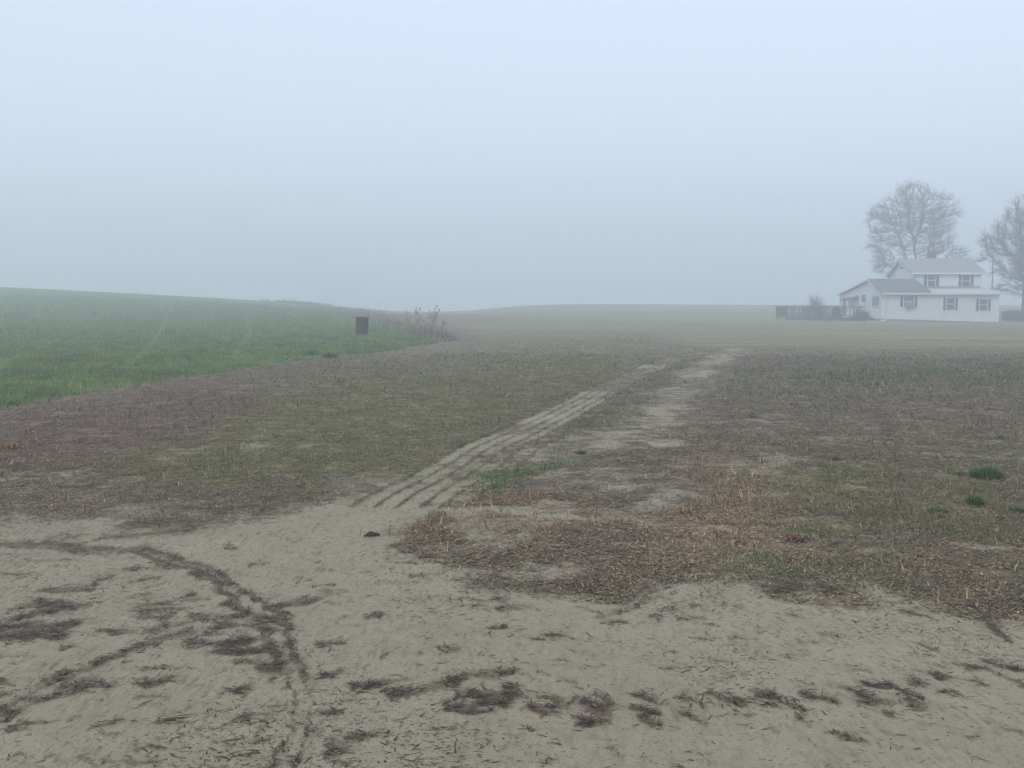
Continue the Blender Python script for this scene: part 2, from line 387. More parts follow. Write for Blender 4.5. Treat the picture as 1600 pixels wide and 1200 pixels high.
def masks(x, y, full=True):
    z = terr(x, y)
    dist = np.hypot(x, y)
    amp = np.clip(.07 * dist ** .75, .15, 3.0)
    wx = x + amp * ((fbm(x, y, 1.1, 4, 3) - .5) * 1.6 + (fbm(x, y, 6, 3, 4) - .5) * .5)
    wy = y + amp * ((fbm(x, y, 1.0, 4, 5) - .5) * 2.6 + (fbm(x, y, 5, 3, 6) - .5) * .9)
    front = y > 1.5
    u, v, dep = proj(np.where(front, wx, x), np.where(front, np.maximum(wy, 1.0), 1), z)
    bx, by = x + .25 * (wx - x), y + .25 * (wy - y)
    u2, v2, _ = proj(bx, np.maximum(by, 1.0), z)
    behind = ~front
    def soft(P, wpx, uu=u, vv=v):
        # vertical photo distance is worth more ground: squash x
        s = sdf([(a * .45, b) for a, b in P], uu * .45, vv)
        return np.clip(.5 + s / (2 * wpx), 0, 1)
    m = {}
    m['sand'] = np.where(behind, 1, soft(P_SAND, 34))
    m['green'] = np.where(behind, 0, soft(P_GREEN, 3.2, *proj(x + .45 * (wx - x), np.maximum(y + .45 * (wy - y), 1.0), z)[:2]))
    m['lawn'] = np.where(behind, 0, soft(P_LAWN, 7, u2, v2))
    m['olive'] = np.where(behind, 0, soft(P_OLIVE, 22))
    m['red'] = np.where(behind, 0, np.maximum(soft(P_RED, 18), .55 * soft(P_STRAW2, 14)))
    m['straw'] = np.where(behind, 0, np.maximum(soft(P_STRAW, 30), .8 * soft(P_STRAW2, 14)))
    m['moss'] = np.where(behind, 0, soft(P_MOSS, 30))
    g = soft(P_GRASSP, 10)
    m['grassp'] = np.where(behind, 0, np.maximum(g, .85 * soft(P_FARG, 24)))
    # wheel track
    tx, ty = x + .05 * (fbm(x, y, .6, 2, 11) - .5), y
    dl, ll, al = pline(L_LEFT, tx, ty); dr, lr, ar = pline(L_RIGHT, bx, by)
    tw = .68
    dd = np.clip((y - 9) / 3, 0, 1)
    inl = ss(-.06, .04, ll) * (1 - ss(tw - .06, tw + .06, ll)) * (dl < 3) * (y < 38)
    ridge = np.zeros(x.shape)
    for off in (.0, .17, .34, .52, .70, .90):
        ridge = np.maximum(ridge, np.exp(-((ll - off - .012 * np.sin(al * .9)) / .019) ** 2))
    ridge = ridge * (dl < 1.6) * (y < 37) * (y > 8.2)
    patch = fbm(x, y, .55, 3, 9)
    lane = .88 * inl * np.clip(.66 + (patch - .5) * 2.4 - .20 * ss(15, 32, y) - .75 * ss(.5, .85, ll) * ss(13, 9.5, y), .12, 1)
    rl = np.exp(-(lr / .62) ** 2) * (y < 38) * (y > 9)
    lane2 = rl * np.clip(.66 + (fbm(x, y, .8, 4, 10) - .5) * 2.0 - .08 * ss(20, 36, y), 0, 1)
    m['ridge'] = ridge; m['lane2d'] = inl
    m['grassp'] = np.maximum(m['grassp'], np.where(behind, 0, .72 * soft(P_MID, 12)) * (1 - .6 * np.clip(lane2, 0, 1)))
    thin = np.where(behind, 0, 1.05 * soft(P_THIN, 26) * (1 - .75 * soft(P_MID, 16)) * np.clip((fbm(x, y * .7, 2.1, 5, 14) - .46) * 5, 0, 1)) + .75 * np.clip((fbm(x, y, 1.1, 4, 13) - .52) * 5, 0, 1) * ss(16, 10, y) * ss(-2.5, 0, x) * (y > 2) + .05 * (y > 2) * ss(40, 20, y)
    sp = np.zeros(x.shape)
    for (cx, cy, a, b, t) in SANDSPOTS:
        du, dv = (u - cx) / a, (v - cy - t * (u - cx)) / b
        sp = np.maximum(sp, .62 * np.exp(-(du * du + dv * dv) * .7))
    sp = np.where(behind, 0, sp)
    m['sand'] = np.maximum(m['sand'], np.maximum(np.maximum(np.maximum(lane, lane2 * (.72 - .4 * np.where(behind, 0, soft(P_MID, 14)))), sp), thin * .6)) * (1 - .7 * ridge * (m['sand'] < .97))
    m['sand'] = m['sand'] * (1 - m['green'])
    m['lane'] = np.maximum(inl, np.exp(-(lr / .55) ** 2) * (y < 38) * (y > 9))
    m['mid'] = (ll > tw * .8) * (lr < -.2) * (y < 38) * (y > 8)
    m['u'], m['v'], m['dist'] = u2, v2, dist
    if full:
        uu, vv, dp = proj(x, np.maximum(y, 1), z)
        m['deb'] = debris_mask(x, y, uu, vv, dp) * (y > 1)
    return m

def micro(x, y, m):
    d = np.hypot(x, y)
    h = .035 * (fbm(x, y, .7, 4, 20) - .5) + .014 * (fbm(x, y, 5, 3, 21) - .5) * (d < 45)
    h = h - .02 * m['lane'] + .012 * m['ridge'] * (d < 40)
    if 'deb' in m: h = h + .024 * m['deb'] * (fbm(x, y, 22, 2, 22) - .4)
    h = h + .01 * np.clip(1 - m['sand'], 0, 1) * (fbm(x, y, 11, 2, 23)) * (d < 25)
    return h
def groundz(x, y):
    m = masks(x, y)
    return terr(x, y) + micro(x, y, m), m

# ------------------------------------------------------------------ ground sheet
def build_ground():
    dens = np.radians(np.linspace(-33, 33, 800))
    side = np.radians(np.concatenate([np.linspace(33.6, 60, 26), np.linspace(64, 176, 28)]))
    th = np.concatenate([-side[::-1], dens, side, [PI]])
    r = np.concatenate([np.linspace(.4, 2.5, 7), np.geomspace(2.6, 60, 720), np.geomspace(61.5, 260, 110), np.linspace(270, 640, 30)])
    TT, RR = np.meshgrid(th, r)
    X = (np.sin(TT) * RR).ravel(); Y = (np.cos(TT) * RR).ravel()
    Z, m = groundz(X, Y)
    V = np.c_[X, Y, Z]
    nr, nc = len(r), len(th)
    i = np.arange(nr - 1)[:, None]; j = np.arange(nc)[None, :]; jn = (j + 1) % nc
    F = np.stack([(i * nc + j), (i * nc + jn), ((i + 1) * nc + jn), ((i + 1) * nc + j)], -1).reshape(-1, 4)
    F = F[:, ::-1]
    V = np.r_[V, [[0, 0, float(terr(0., 0.))]]]
    fan = np.stack([np.full(nc, len(V) - 1), (np.arange(nc) + 1) % nc, np.arange(nc)], -1)
    one = np.zeros(1)
    def pk(a, b, c): return np.c_[np.r_[a, one], np.r_[b, one], np.r_[c, one], np.ones(len(V))]
    g = 1 - np.clip(m['ridge'], 0, 1)
    c1 = pk(m['sand'], m['green'], m['deb']); c2 = pk(m['olive'], m['red'], m['straw']); c3 = pk(m['moss'], np.maximum(m['grassp'], m['ridge'] * .9), m['lawn'])
    c1[:-1, 3] = 1 - .55 * np.clip(m['lane2d'], 0, 1); c1[-1, 0] = 1
    # fertile split: the green crop field, the wheel track, the lawn round the house, the rest
    fc = lambda k: m[k][F].mean(1)
    sel_g = fc('green') > .5; sel_l = (fc('lawn') > .5) & ~sel_g; sel_t = ((fc('lane') + fc('mid')) > .5) & ~sel_g & ~sel_l
    me0 = npmesh('all', V, [F, fan], {}, True)
    nrm = np.empty(len(V) * 3, np.float32); me0.vertex_normals.foreach_get('vector', nrm); nrm = nrm.reshape(-1, 3)
    bpy.data.meshes.remove(me0)
    mt = ground_material()
    rest = ~(sel_g | sel_l | sel_t)
    for name, sel, extra, lab in (('ground', rest, True, 'bare pale sand with dragged plant litter and dead stubble beyond'),
                                  ('crop_field', sel_g, False, 'soil of the green crop field on the left rise'),
                                  ('lawn', sel_l, False, 'dormant tan lawn around the white farmhouse'),
                                  ('dirt_track', sel_t, False, 'two sandy wheel lanes curving away through the stubble')):
        Fs = [F[sel]] + ([fan] if extra else [])
        used = np.unique(np.concatenate([f.ravel() for f in Fs])); mp = np.zeros(len(V), np.int64); mp[used] = np.arange(len(used))
        me = npmesh(name, V[used], [mp[f] for f in Fs], {'m1': c1[used], 'm2': c2[used], 'm3': c3[used]}, True)
        me.normals_split_custom_set_from_vertices(nrm[used])
        o = link(name, me, mt); tag(o, lab, name.replace('_', ' '), None, 'structure')

def ground_material():
    m, nt, b = mat('farm_ground'); co = coords(nt)
    def attr(n):
        a = N(nt, 'ShaderNodeAttribute'); a.attribute_name = n
        s = N(nt, 'ShaderNodeSeparateColor'); nt.links.new(a.outputs['Color'], s.inputs[0]); return s.outputs
    calm = N(nt, 'ShaderNodeAttribute'); calm.attribute_name = 'm1'; calm = calm.outputs['Alpha']
    sand, green, deb = attr('m1'); olive, red, straw = attr('m2'); moss, grassp, lawn = attr('m3')
    nL = noise(nt, co, .35, 4); nM = noise(nt, co, 2.3, 5, .6); nS = noise(nt, co, 14, 5, .65); nF = noise(nt, co, 70, 4, .7); nP = noise(nt, co, 190, 3, .7)
    # bare sand: streaks dragged by wheels, one way on the left and another on the right
    def streak(rot, sc):
        q = N(nt, 'ShaderNodeMapping'); q.inputs['Rotation'].default_value = (0, 0, rot); q.inputs['Scale'].default_value = sc
        nt.links.new(co, q.inputs[0]); return noise(nt, q.outputs[0], 1.0, 6, .62)
    sx = N(nt, 'ShaderNodeSeparateXYZ'); nt.links.new(co, sx.inputs[0])
    lr = mth(nt, 'MULTIPLY_ADD', sx.outputs[0], .5, .5, True)
    kA = streak(.26, (30, 6.5, 10)); kB = streak(-.75, (28, 7.5, 10))
    nX = noise(nt, co, 3.0, 10, .78)
    mk = N(nt, 'ShaderNodeMix'); nt.links.new(lr, mk.inputs[0]); nt.links.new(kA, mk.inputs[2]); nt.links.new(kB, mk.inputs[3]); nK = mk.outputs[0]
    # flat dead stubble
    def wide(base, off, sc=(1, 1, 1), rot=0):
        q = N(nt, 'ShaderNodeMapping'); q.inputs['Location'].default_value = (off, off * .7, 0); q.inputs['Scale'].default_value = sc; q.inputs['Rotation'].default_value = (0, 0, rot)
        nt.links.new(co, q.inputs[0]); return noise(nt, q.outputs[0], base, 9, .84)
    f = wide(4.5, 3.1); nW = wide(2.0, 11.7); nW2 = wide(4.0, 23.0)
    stub = ramp(nt, f, [(.36, (.034, .027, .020)), (.45, (.112, .092, .068)), (.54, (.195, .158, .115)), (.64, (.40, .325, .235))])
    stub2 = ramp(nt, f, [(0.36, (0.04, 0.03, 0.024)), (0.45, (0.13, 0.092, 0.064)), (0.54, (0.22, 0.155, 0.105)), (0.64, (0.42, 0.32, 0.22))])
    stubR = ramp(nt, f, [(0.36, (0.026, 0.018, 0.016)), (0.45, (0.095, 0.062, 0.05)), (0.54, (0.165, 0.11, 0.084)), (0.64, (0.32, 0.22, 0.155))])
    olv = ramp(nt, f, [(.36, (.038, .035, .014)), (.45, (.115, .108, .042)), (.54, (.195, .175, .075)), (.64, (.33, .28, .16))])
    msc = ramp(nt, f, [(.36, (.035, .034, .015)), (.45, (.105, .105, .032)), (.54, (.175, .165, .055)), (.64, (.29, .26, .13))])
    grn = ramp(nt, mth(nt, 'MULTIPLY_ADD', nW2, .6, mth(nt, 'MULTIPLY', f, .4)), [(0.36, (0.022, 0.04, 0.012)), (0.45, (0.06, 0.115, 0.026)), (0.54, (0.105, 0.165, 0.042)), (0.64, (0.18, 0.21, 0.085))])
    grp = ramp(nt, f, [(0.36, (0.025, 0.035, 0.016)), (0.45, (0.06, 0.095, 0.03)), (0.54, (0.1, 0.145, 0.045)), (0.64, (0.18, 0.2, 0.09))])
    nB = wide(1.0, 5.0, (.035, .22, 1), .1)
    lwn = ramp(nt, mth(nt, 'MULTIPLY_ADD', nM, .25, mth(nt, 'MULTIPLY', nB, .75)), [(.36, (.075, .095, .045)), (.46, (.14, .135, .075)), (.54, (.22, .185, .115)), (.62, (.28, .225, .15))])
    c = mixc(nt, thr(nt, nL, nM, .5, .4, .62), stub, stub2)
    c = mixc(nt, .55, c, stub)
    wet = thr(nt, nW, nM, .6, .48, .62)
    c = mixc(nt, mth(nt, 'MULTIPLY', thr(nt, red, nW, 5, .25, 1.1), .75), c, stubR)
    c = mixc(nt, mth(nt, 'MULTIPLY', thr(nt, olive, nX, 4.5, .2, 1.05), .92), c, olv)
    c = mixc(nt, mth(nt, 'MULTIPLY', thr(nt, straw, nW2, 5, .35, 1.0), .85), c, stub2)
    c = mixc(nt, mth(nt, 'MULTIPLY', thr(nt, moss, nW2, 5, .42, 1.0), .95), c, msc)
    c = mixc(nt, mth(nt, 'MULTIPLY', thr(nt, grassp, nX, 4, .45, .95), .85), c, grp)
    c = mixc(nt, mth(nt, 'MULTIPLY', wet, .5), c, (.030, .027, .022))
    c = mixc(nt, lawn, c, lwn)
    c = mixc(nt, thr(nt, green, nS, .5, .4, .6), c, grn)
    sm = mth(nt, 'MULTIPLY_ADD', nK, .45, mth(nt, 'MULTIPLY_ADD', nM, .12, mth(nt, 'MULTIPLY', nW2, .43)))
    snd = ramp(nt, sm, [(.35, (.11, .082, .055)), (.43, (.24, .205, .148)), (.52, (.32, .285, .212)), (.64, (.40, .362, .285))])
    stain = mixc(nt, mth(nt, 'MULTIPLY', thr(nt, nL, nS, .6, .5, .75), .35), snd, (.20, .155, .115))
    # fine litter specks lying in the sand
    v = N(nt, 'ShaderNodeTexVoronoi'); v.inputs['Scale'].default_value = 34; v.inputs['Randomness'].default_value = 1
    mp = N(nt, 'ShaderNodeMapping'); mp.inputs['Rotation'].default_value = (0, 0, .5); mp.inputs['Scale'].default_value = (.55, 1.0, 1)
    nt.links.new(co, mp.inputs[0]); nt.links.new(mp.outputs[0], v.inputs['Vector'])
    stain = mixc(nt, mth(nt, 'MULTIPLY', thr(nt, nK, nW2, 1.2, .50, .72), mth(nt, 'MULTIPLY_ADD', lr, -.35, .70)), stain, (.165, .118, .080))
    spk = mth(nt, 'LESS_THAN', v.outputs['Distance'], mth(nt, 'MULTIPLY', mth(nt, 'SUBTRACT', nM, .36, None, True), .85))
    stain = mixc(nt, mth(nt, 'MULTIPLY', spk, .62), stain, (.10, .072, .052))
    v2 = N(nt, 'ShaderNodeTexVoronoi'); v2.inputs['Scale'].default_value = 85
    nt.links.new(mp.outputs[0], v2.inputs['Vector'])
    cr = mth(nt, 'LESS_THAN', v2.outputs['Distance'], mth(nt, 'MULTIPLY', mth(nt, 'SUBTRACT', nW2, .40, None, True), 1.3))
    sc2 = N(nt, 'ShaderNodeSeparateColor'); nt.links.new(v2.outputs['Color'], sc2.inputs[0])
    crc = ramp(nt, sc2.outputs[0], [(.0, (.05, .036, .026)), (.55, (.13, .095, .065)), (.8, (.24, .19, .13)), (1, (.46, .43, .37))])
    stain = mixc(nt, mth(nt, 'MULTIPLY', cr, .75), stain, crc)
    sfac = thr(nt, sand, nX, mth(nt, 'MULTIPLY', calm, 4.2), .28, .72)
    c = mixc(nt, sfac, c, stain)
    dcol = ramp(nt, f, [(.36, (.038, .027, .019)), (.45, (.108, .076, .051)), (.54, (.15, .112, .082)), (.64, (.27, .215, .16))])
    dfac = thr(nt, deb, mth(nt, 'MULTIPLY_ADD', nK, .4, mth(nt, 'MULTIPLY_ADD', nS, .25, mth(nt, 'MULTIPLY', nF, .35))), 4.2, .36, .82)
    c = mixc(nt, mth(nt, 'MULTIPLY', dfac, .72), c, dcol)
    c = mixc(nt, 1.0, c, (1.055, 1.05, 1.0), 'MULTIPLY')
    nt.links.new(c, b.inputs['Base Color'])
    b.inputs['Roughness'].default_value = .95; b.inputs['Specular IOR Level'].default_value = .12
    hgt = mth(nt, 'MULTIPLY_ADD', nS, .30, mth(nt, 'MULTIPLY_ADD', nF, .35, mth(nt, 'MULTIPLY', nP, .25)))
    bump(nt, b, hgt, .028, .9)
    return m

# ------------------------------------------------------------------ blades and stalks
def blades(P, az, L, w, lean, bend, col, bent=True):
    """P (n,3) roots; lean from vertical, bend adds to it toward the tip"""
    n = len(P)
    d = np.c_[np.cos(az), np.sin(az)]
    sx, sy = -d[:, 1], d[:, 0]
    rr = RNG.random(n) * .8 - .4
    sx, sy = sx * np.cos(rr) - sy * np.sin(rr), sx * np.sin(rr) + sy * np.cos(rr)
    side = np.c_[sx, sy, np.zeros(n)] * (w / 2)[:, None]
    def stepv(a, l): return np.c_[d[:, 0] * np.sin(a) * l, d[:, 1] * np.sin(a) * l, np.cos(a) * l]
    p1 = P + stepv(lean, L * .55); p2 = p1 + stepv(np.minimum(lean + bend, 1.9), L * .45)
    if not bent:
        V = np.stack([P - side, P + side, p2], 1).reshape(-1, 3)
        F = np.arange(3 * n).reshape(-1, 3)
        return V, [F], np.repeat(np.c_[col, np.ones(n)], 3, 0)
    V = np.stack([P - side, P + side, p1 + side * .8, p1 - side * .8, p2], 1).reshape(-1, 3)
    b = np.arange(n)[:, None] * 5
    return V, [b + np.array([[0, 1, 2, 3]]), b + np.array([[3, 2, 4]])], np.repeat(np.c_[col, np.ones(n)], 5, 0)

def sample(n, d0, d1, a0=-29, a1=29, pw=1.0):
    """points spread evenly over the view: log in distance"""
    t = RNG.random(n) ** pw
    d = d0 * (d1 / d0) ** t
    a = np.radians(a0 + (a1 - a0) * RNG.random(n))
    return np.sin(a) * d, np.cos(a) * d

def pal(n, cols, var=.25):
    c = np.array(cols)[RNG.integers(0, len(cols), n)]
    return c * (1 + var * (RNG.random((n, 1)) * 2 - 1))

def add_stuff(name, parts, mt, label, cat):
    V, Q, T, C = [], [], [], []; k = 0
    for v, fs, c in parts:
        V.append(v); C.append(c)
        for f in fs: (Q if f.shape[1] == 4 else T).append(f + k)
        k += len(v)
    Fs = ([np.concatenate(Q)] if Q else []) + ([np.concatenate(T)] if T else [])
    me = npmesh(name, np.concatenate(V), Fs, {'Col': np.concatenate(C)})
    o = link(name, me, mt); return tag(o, label, cat, None, 'stuff')

def scatter_all():
    # green winter crop
    x, y = sample(430000, 13, 130, -30, 1, .85)
    z, m = groundz(x, y)
    rows = np.zeros(len(x))
    for l in (((-20, 575), (60, 545), (130, 512), (175, 485)), ((195, 575), (235, 540), (258, 505), (268, 480)), ((340, 575), (375, 545), (392, 520), (385, 490)), ((-30, 600), (-60, 560))):
        dl, _, _ = pline(polyw(l), x, y); rows = np.maximum(rows, np.exp(-(dl / .16) ** 2))
    ok = RNG.random(len(x)) < (1 - .85 * rows) * np.clip((m['green'] - .35) * 3, 0, 1) * (.35 + .65 * (fbm(x, y, .5, 3, 31) > .36))
    # tractor wheelings through the crop
    x, y, z = x[ok], y[ok], z[ok]; d = np.hypot(x, y)
    big = 1 + np.maximum(d - 22, 0) / 28
    n = len(x); L = (.075 + .06 * RNG.random(n)) * big ** .55 * (.75 + .5 * fbm(x, y, .8, 2, 33)); w = (.006 + .005 * RNG.random(n)) * big
    col = pal(n, [(.06, .135, .025), (.08, .16, .032), (.045, .11, .032), (.11, .165, .04), (.15, .185, .055), (.14, .11, .06)], .3)
    cl = fbm(x, y, 2.2, 5, 36); col = col * np.clip(1 + (cl - .5) * 3.2, .35, 1.7)[:, None]; L = L * np.clip(1 + (cl - .5) * 2, .5, 1.5)
    yel = (fbm(x, y, .6, 4, 34) > .53)[:, None]
    col = np.where(yel, col * np.array([1.2, 1.03, .95]), col)
    add_stuff('crop_grass', [blades(np.c_[x, y, z - .004], RNG.random(n) * 2 * PI, L, w, .15 + .55 * RNG.random(n), .5 * RNG.random(n), col, False)], M['blade'],
              'short green crop growing over the left hillside field', 'crop')
    # dead stubble and straw lying on the right and left
    x, y = sample(620000, 5.0, 60, -29, 29, 1.15)
    z, m = groundz(x, y)
    veg = np.clip(1 - m['sand'], 0, 1) * (1 - m['green']) * (1 - m['lawn'])
    patch = np.clip((fbm(x, y, 1.8, 5, 35) - .40) * 6, .10, 1)
    ok = RNG.random(len(x)) < np.clip(veg * 1.15 - .12, 0, 1) * patch * (1 - .45 * m['olive']) * (1 - .7 * m['lane']) * (.12 + .88 * ss(42, 20, y))
    x, y, z = x[ok], y[ok], z[ok]; mm = {k: v[ok] for k, v in m.items()}
    n = len(x); d = mm['dist']; big = 1 + np.maximum(d - 9, 0) / 14
    L = (.025 + .075 * RNG.random(n) ** 2) * np.minimum(big, 2.0); w = (.003 + .006 * RNG.random(n) ** 1.5) * big
    col = pal(n, [(.13, .095, .066), (.20, .15, .10), (.07, .052, .042), (.30, .225, .145), (.10, .078, .06), (.15, .12, .092), (.05, .04, .032)], .3)
    st = pal(n, [(.31, .22, .13), (.24, .155, .09), (.19, .105, .062), (.36, .27, .175), (.14, .085, .055)], .3)
    rd = pal(n, [(.14, .075, .055), (.20, .115, .08), (.09, .055, .045), (.26, .17, .115)], .3)
    k = (RNG.random(n) < .15 + .6 * mm['straw'])[:, None]; col = np.where(k, st, col)
    k = (RNG.random(n) < .5 * mm['red'])[:, None]; col = np.where(k, rd, col)
    col = col * np.array([1.06, 1.10, 1.04])
    lean = np.where(RNG.random(n) < .93 - .15 * mm['straw'], 1.34 + .22 * RNG.random(n), .2 + .9 * RNG.random(n))
    # crumbled leaf and chaff
    x2, y2 = sample(900000, 5.0, 34, -29, 29, 1.1)
    z2, m2 = groundz(x2, y2)
    veg = np.clip(1.1 - m2['sand'], 0, 1) * (1 - m2['green']) * (1 - m2['lawn']) * (1 - .8 * m2['lane'])
    ok = RNG.random(len(x2)) < np.clip(veg * 1.15 - .28, 0, .85) * np.clip((fbm(x2, y2, 3.0, 4, 37) - .36) * 6, .12, 1)
    x2, y2, z2 = x2[ok], y2[ok], z2[ok]; mm = {k: v[ok] for k, v in m2.items()}; n2 = len(x2)
    big2 = 1 + np.maximum(mm['dist'] - 9, 0) / 12
    c2 = pal(n2, [(.12, .088, .060), (.20, .14, .092), (.06, .046, .035), (.29, .21, .13), (.08, .064, .048), (.17, .13, .09), (.045, .036, .028), (.22, .13, .078)], .35)
    k = (RNG.random(n2) < .12 + .45 * mm['straw'])[:, None]; c2 = np.where(k, pal(n2, [(.36, .24, .13), (.27, .16, .085), (.22, .11, .06), (.42, .31, .19)], .3), c2)
    k = (RNG.random(n2) < .5 * mm['red'])[:, None]; c2 = np.where(k, pal(n2, [(.15, .075, .05), (.21, .11, .07), (.10, .05, .038)], .3), c2)
    k = (RNG.random(n2) < .55 * np.clip(mm['olive'], 0, 1))[:, None]; c2 = np.where(k, pal(n2, [(.13, .13, .042), (.18, .165, .06), (.09, .09, .036)], .3), c2)
    c2 = c2 * np.array([1.06, 1.10, 1.04])
    crumbs = blades(np.c_[x2, y2, z2 + .003 + .012 * RNG.random(n2)], RNG.random(n2) * 2 * PI, (.014 + .03 * RNG.random(n2)) * big2, (.006 + .009 * RNG.random(n2)) * big2, 1.3 + .4 * RNG.random(n2), .2 * RNG.random(n2), c2, False)
    add_stuff('dead_grass', [crumbs, blades(np.c_[x, y, z + .002 + .012 * RNG.random(n)], RNG.random(n) * 2 * PI, L, w, lean, .25 * RNG.random(n), col, True)], M['stalk'],
              'brown and straw coloured dead stubble lying over the ground', 'dead grass')
    # low green growth: olive sward, moss, tufts along the wheel ridges
    x, y = sample(420000, 6.0, 60, -29, 29, 1.1)
    z, m = groundz(x, y)
    pch = np.clip((fbm(x, y, 2.2, 4, 41) - .36) * 4, 0, 1)
    dens = .42 * m['olive'] * pch + .95 * m['moss'] * np.clip(pch * 1.4, 0, 1) + .9 * m['grassp'] * np.clip(pch * 1.3, 0, 1) + m['ridge'] * .95 + (.08 + .8 * np.clip((fbm(x, y, 1.1, 4, 43) - .48) * 6, 0, 1)) * pch * (x > 1.2) * ss(.12, .3, x / np.maximum(y, 1))
    dens = dens * np.clip(1.1 - m['sand'] + m['ridge'], 0, 1) * (1 - m['green']) * (1 - m['lawn'])
    ok = RNG.random(len(x)) < np.clip(dens, 0, 1)
    x, y, z = x[ok], y[ok], z[ok]; mm = {k: v[ok] for k, v in m.items()}
    n = len(x); d = mm['dist']; big = 1 + np.maximum(d - 10, 0) / 14
    col = pal(n, [(.10, .13, .036), (.13, .145, .045), (.165, .155, .06), (.08, .11, .035)], .3)
    k = (RNG.random(n) < mm['moss'])[:, None]; col = np.where(k, pal(n, [(.125, .125, .038), (.16, .15, .05), (.09, .10, .03)], .25), col)
    k = ((x > 1.2) & (RNG.random(n) < .6 * (1 - mm['moss'])) & (mm['olive'] < .3))[:, None]; col = np.where(k, pal(n, [(.075, .15, .04), (.10, .17, .05), (.06, .12, .045)], .25), col)
    k = (RNG.random(n) < mm['grassp'])[:, None]; col = np.where(k, pal(n, [(.045, .095, .03), (.06, .11, .035), (.08, .12, .04)], .25), col)
    L = (.02 + .035 * RNG.random(n)) * np.minimum(big, 2) * (1 + .5 * mm['grassp']) * (1 - .45 * mm['ridge']); w = (.003 + .003 * RNG.random(n)) * big
    add_stuff('short_grass', [blades(np.c_[x, y, z], RNG.random(n) * 2 * PI, L, w, .3 + 1.0 * RNG.random(n), .5 * RNG.random(n), col, True)], M['blade'],
              'thin olive green growth and moss between dead stubble', 'grass')
    # dark litter dragged over the sand
    x, y = sample(600000, 3.3, 10.5, -30, 30, 1)
    z, m = groundz(x, y)
    uu, vv, dp = proj(x, y, z)
    deb, ang = debris_mask(x, y, uu, vv, dp, True)
    cl = fbm(x, y, 13, 3, 51)
    ok = RNG.random(len(x)) < np.clip((deb * 1.2 + (cl - .5) * 2.0 - .62) * 1.1, 0, 1) + .055 * np.clip((fbm(x, y, 1.6, 4, 52) - .42) * 4, .1, 1)
    x, y, z, ang, deb = x[ok], y[ok], z[ok], ang[ok], deb[ok]
    n = len(x)
    col = pal(n, [(.055, .040, .030), (.09, .066, .048), (.13, .095, .068), (.065, .048, .037), (.21, .155, .11), (.15, .09, .06), (.038, .029, .023)], .35)
    az = ang + RNG.normal(0, .75, n) + PI * (RNG.random(n) < .5)
    L = .010 + .055 * RNG.random(n) ** 2.4; w = .0025 + .0065 * RNG.random(n) ** 2.2
    add_stuff('plant_litter', [blades(np.c_[x, y, z + .001 + .022 * RNG.random(n) ** 1.5 * np.clip(deb, 0, 1)], az, L, w, 1.38 + .2 * RNG.random(n), .25 * RNG.random(n) - .05, col, True)], M['stalk'],
              'dark rotted stems and leaf scraps dragged across the pale sand', 'plant litter')

# ------------------------------------------------------------------ plants that are things
def blade_thing(name, loc, n, rad, L, w, lean, cols, label, cat, group=None, flat=1.0):
    a = RNG.random(n) * 2 * PI; r = rad * RNG.random(n) ** .6
    px, py = np.cos(a) * r, np.sin(a) * r * flat
    gz, _ = groundz(loc.x + px, loc.y + py)
    az = a + RNG.normal(0, .7, n)
    V, F, C = blades(np.c_[px, py, gz - loc.z - .003], az, L * (.55 + .6 * RNG.random(n)) * (1 - .4 * r / rad), w * (.7 + .6 * RNG.random(n)), lean * (.3 + RNG.random(n)) * (.35 + .65 * r / rad), .6 * RNG.random(n), pal(n, cols, .3), True)
    o = link(name, npmesh(name, V, F, {'Col': C}), M['blade']); o.location = loc
    return tag(o, label, cat, group)

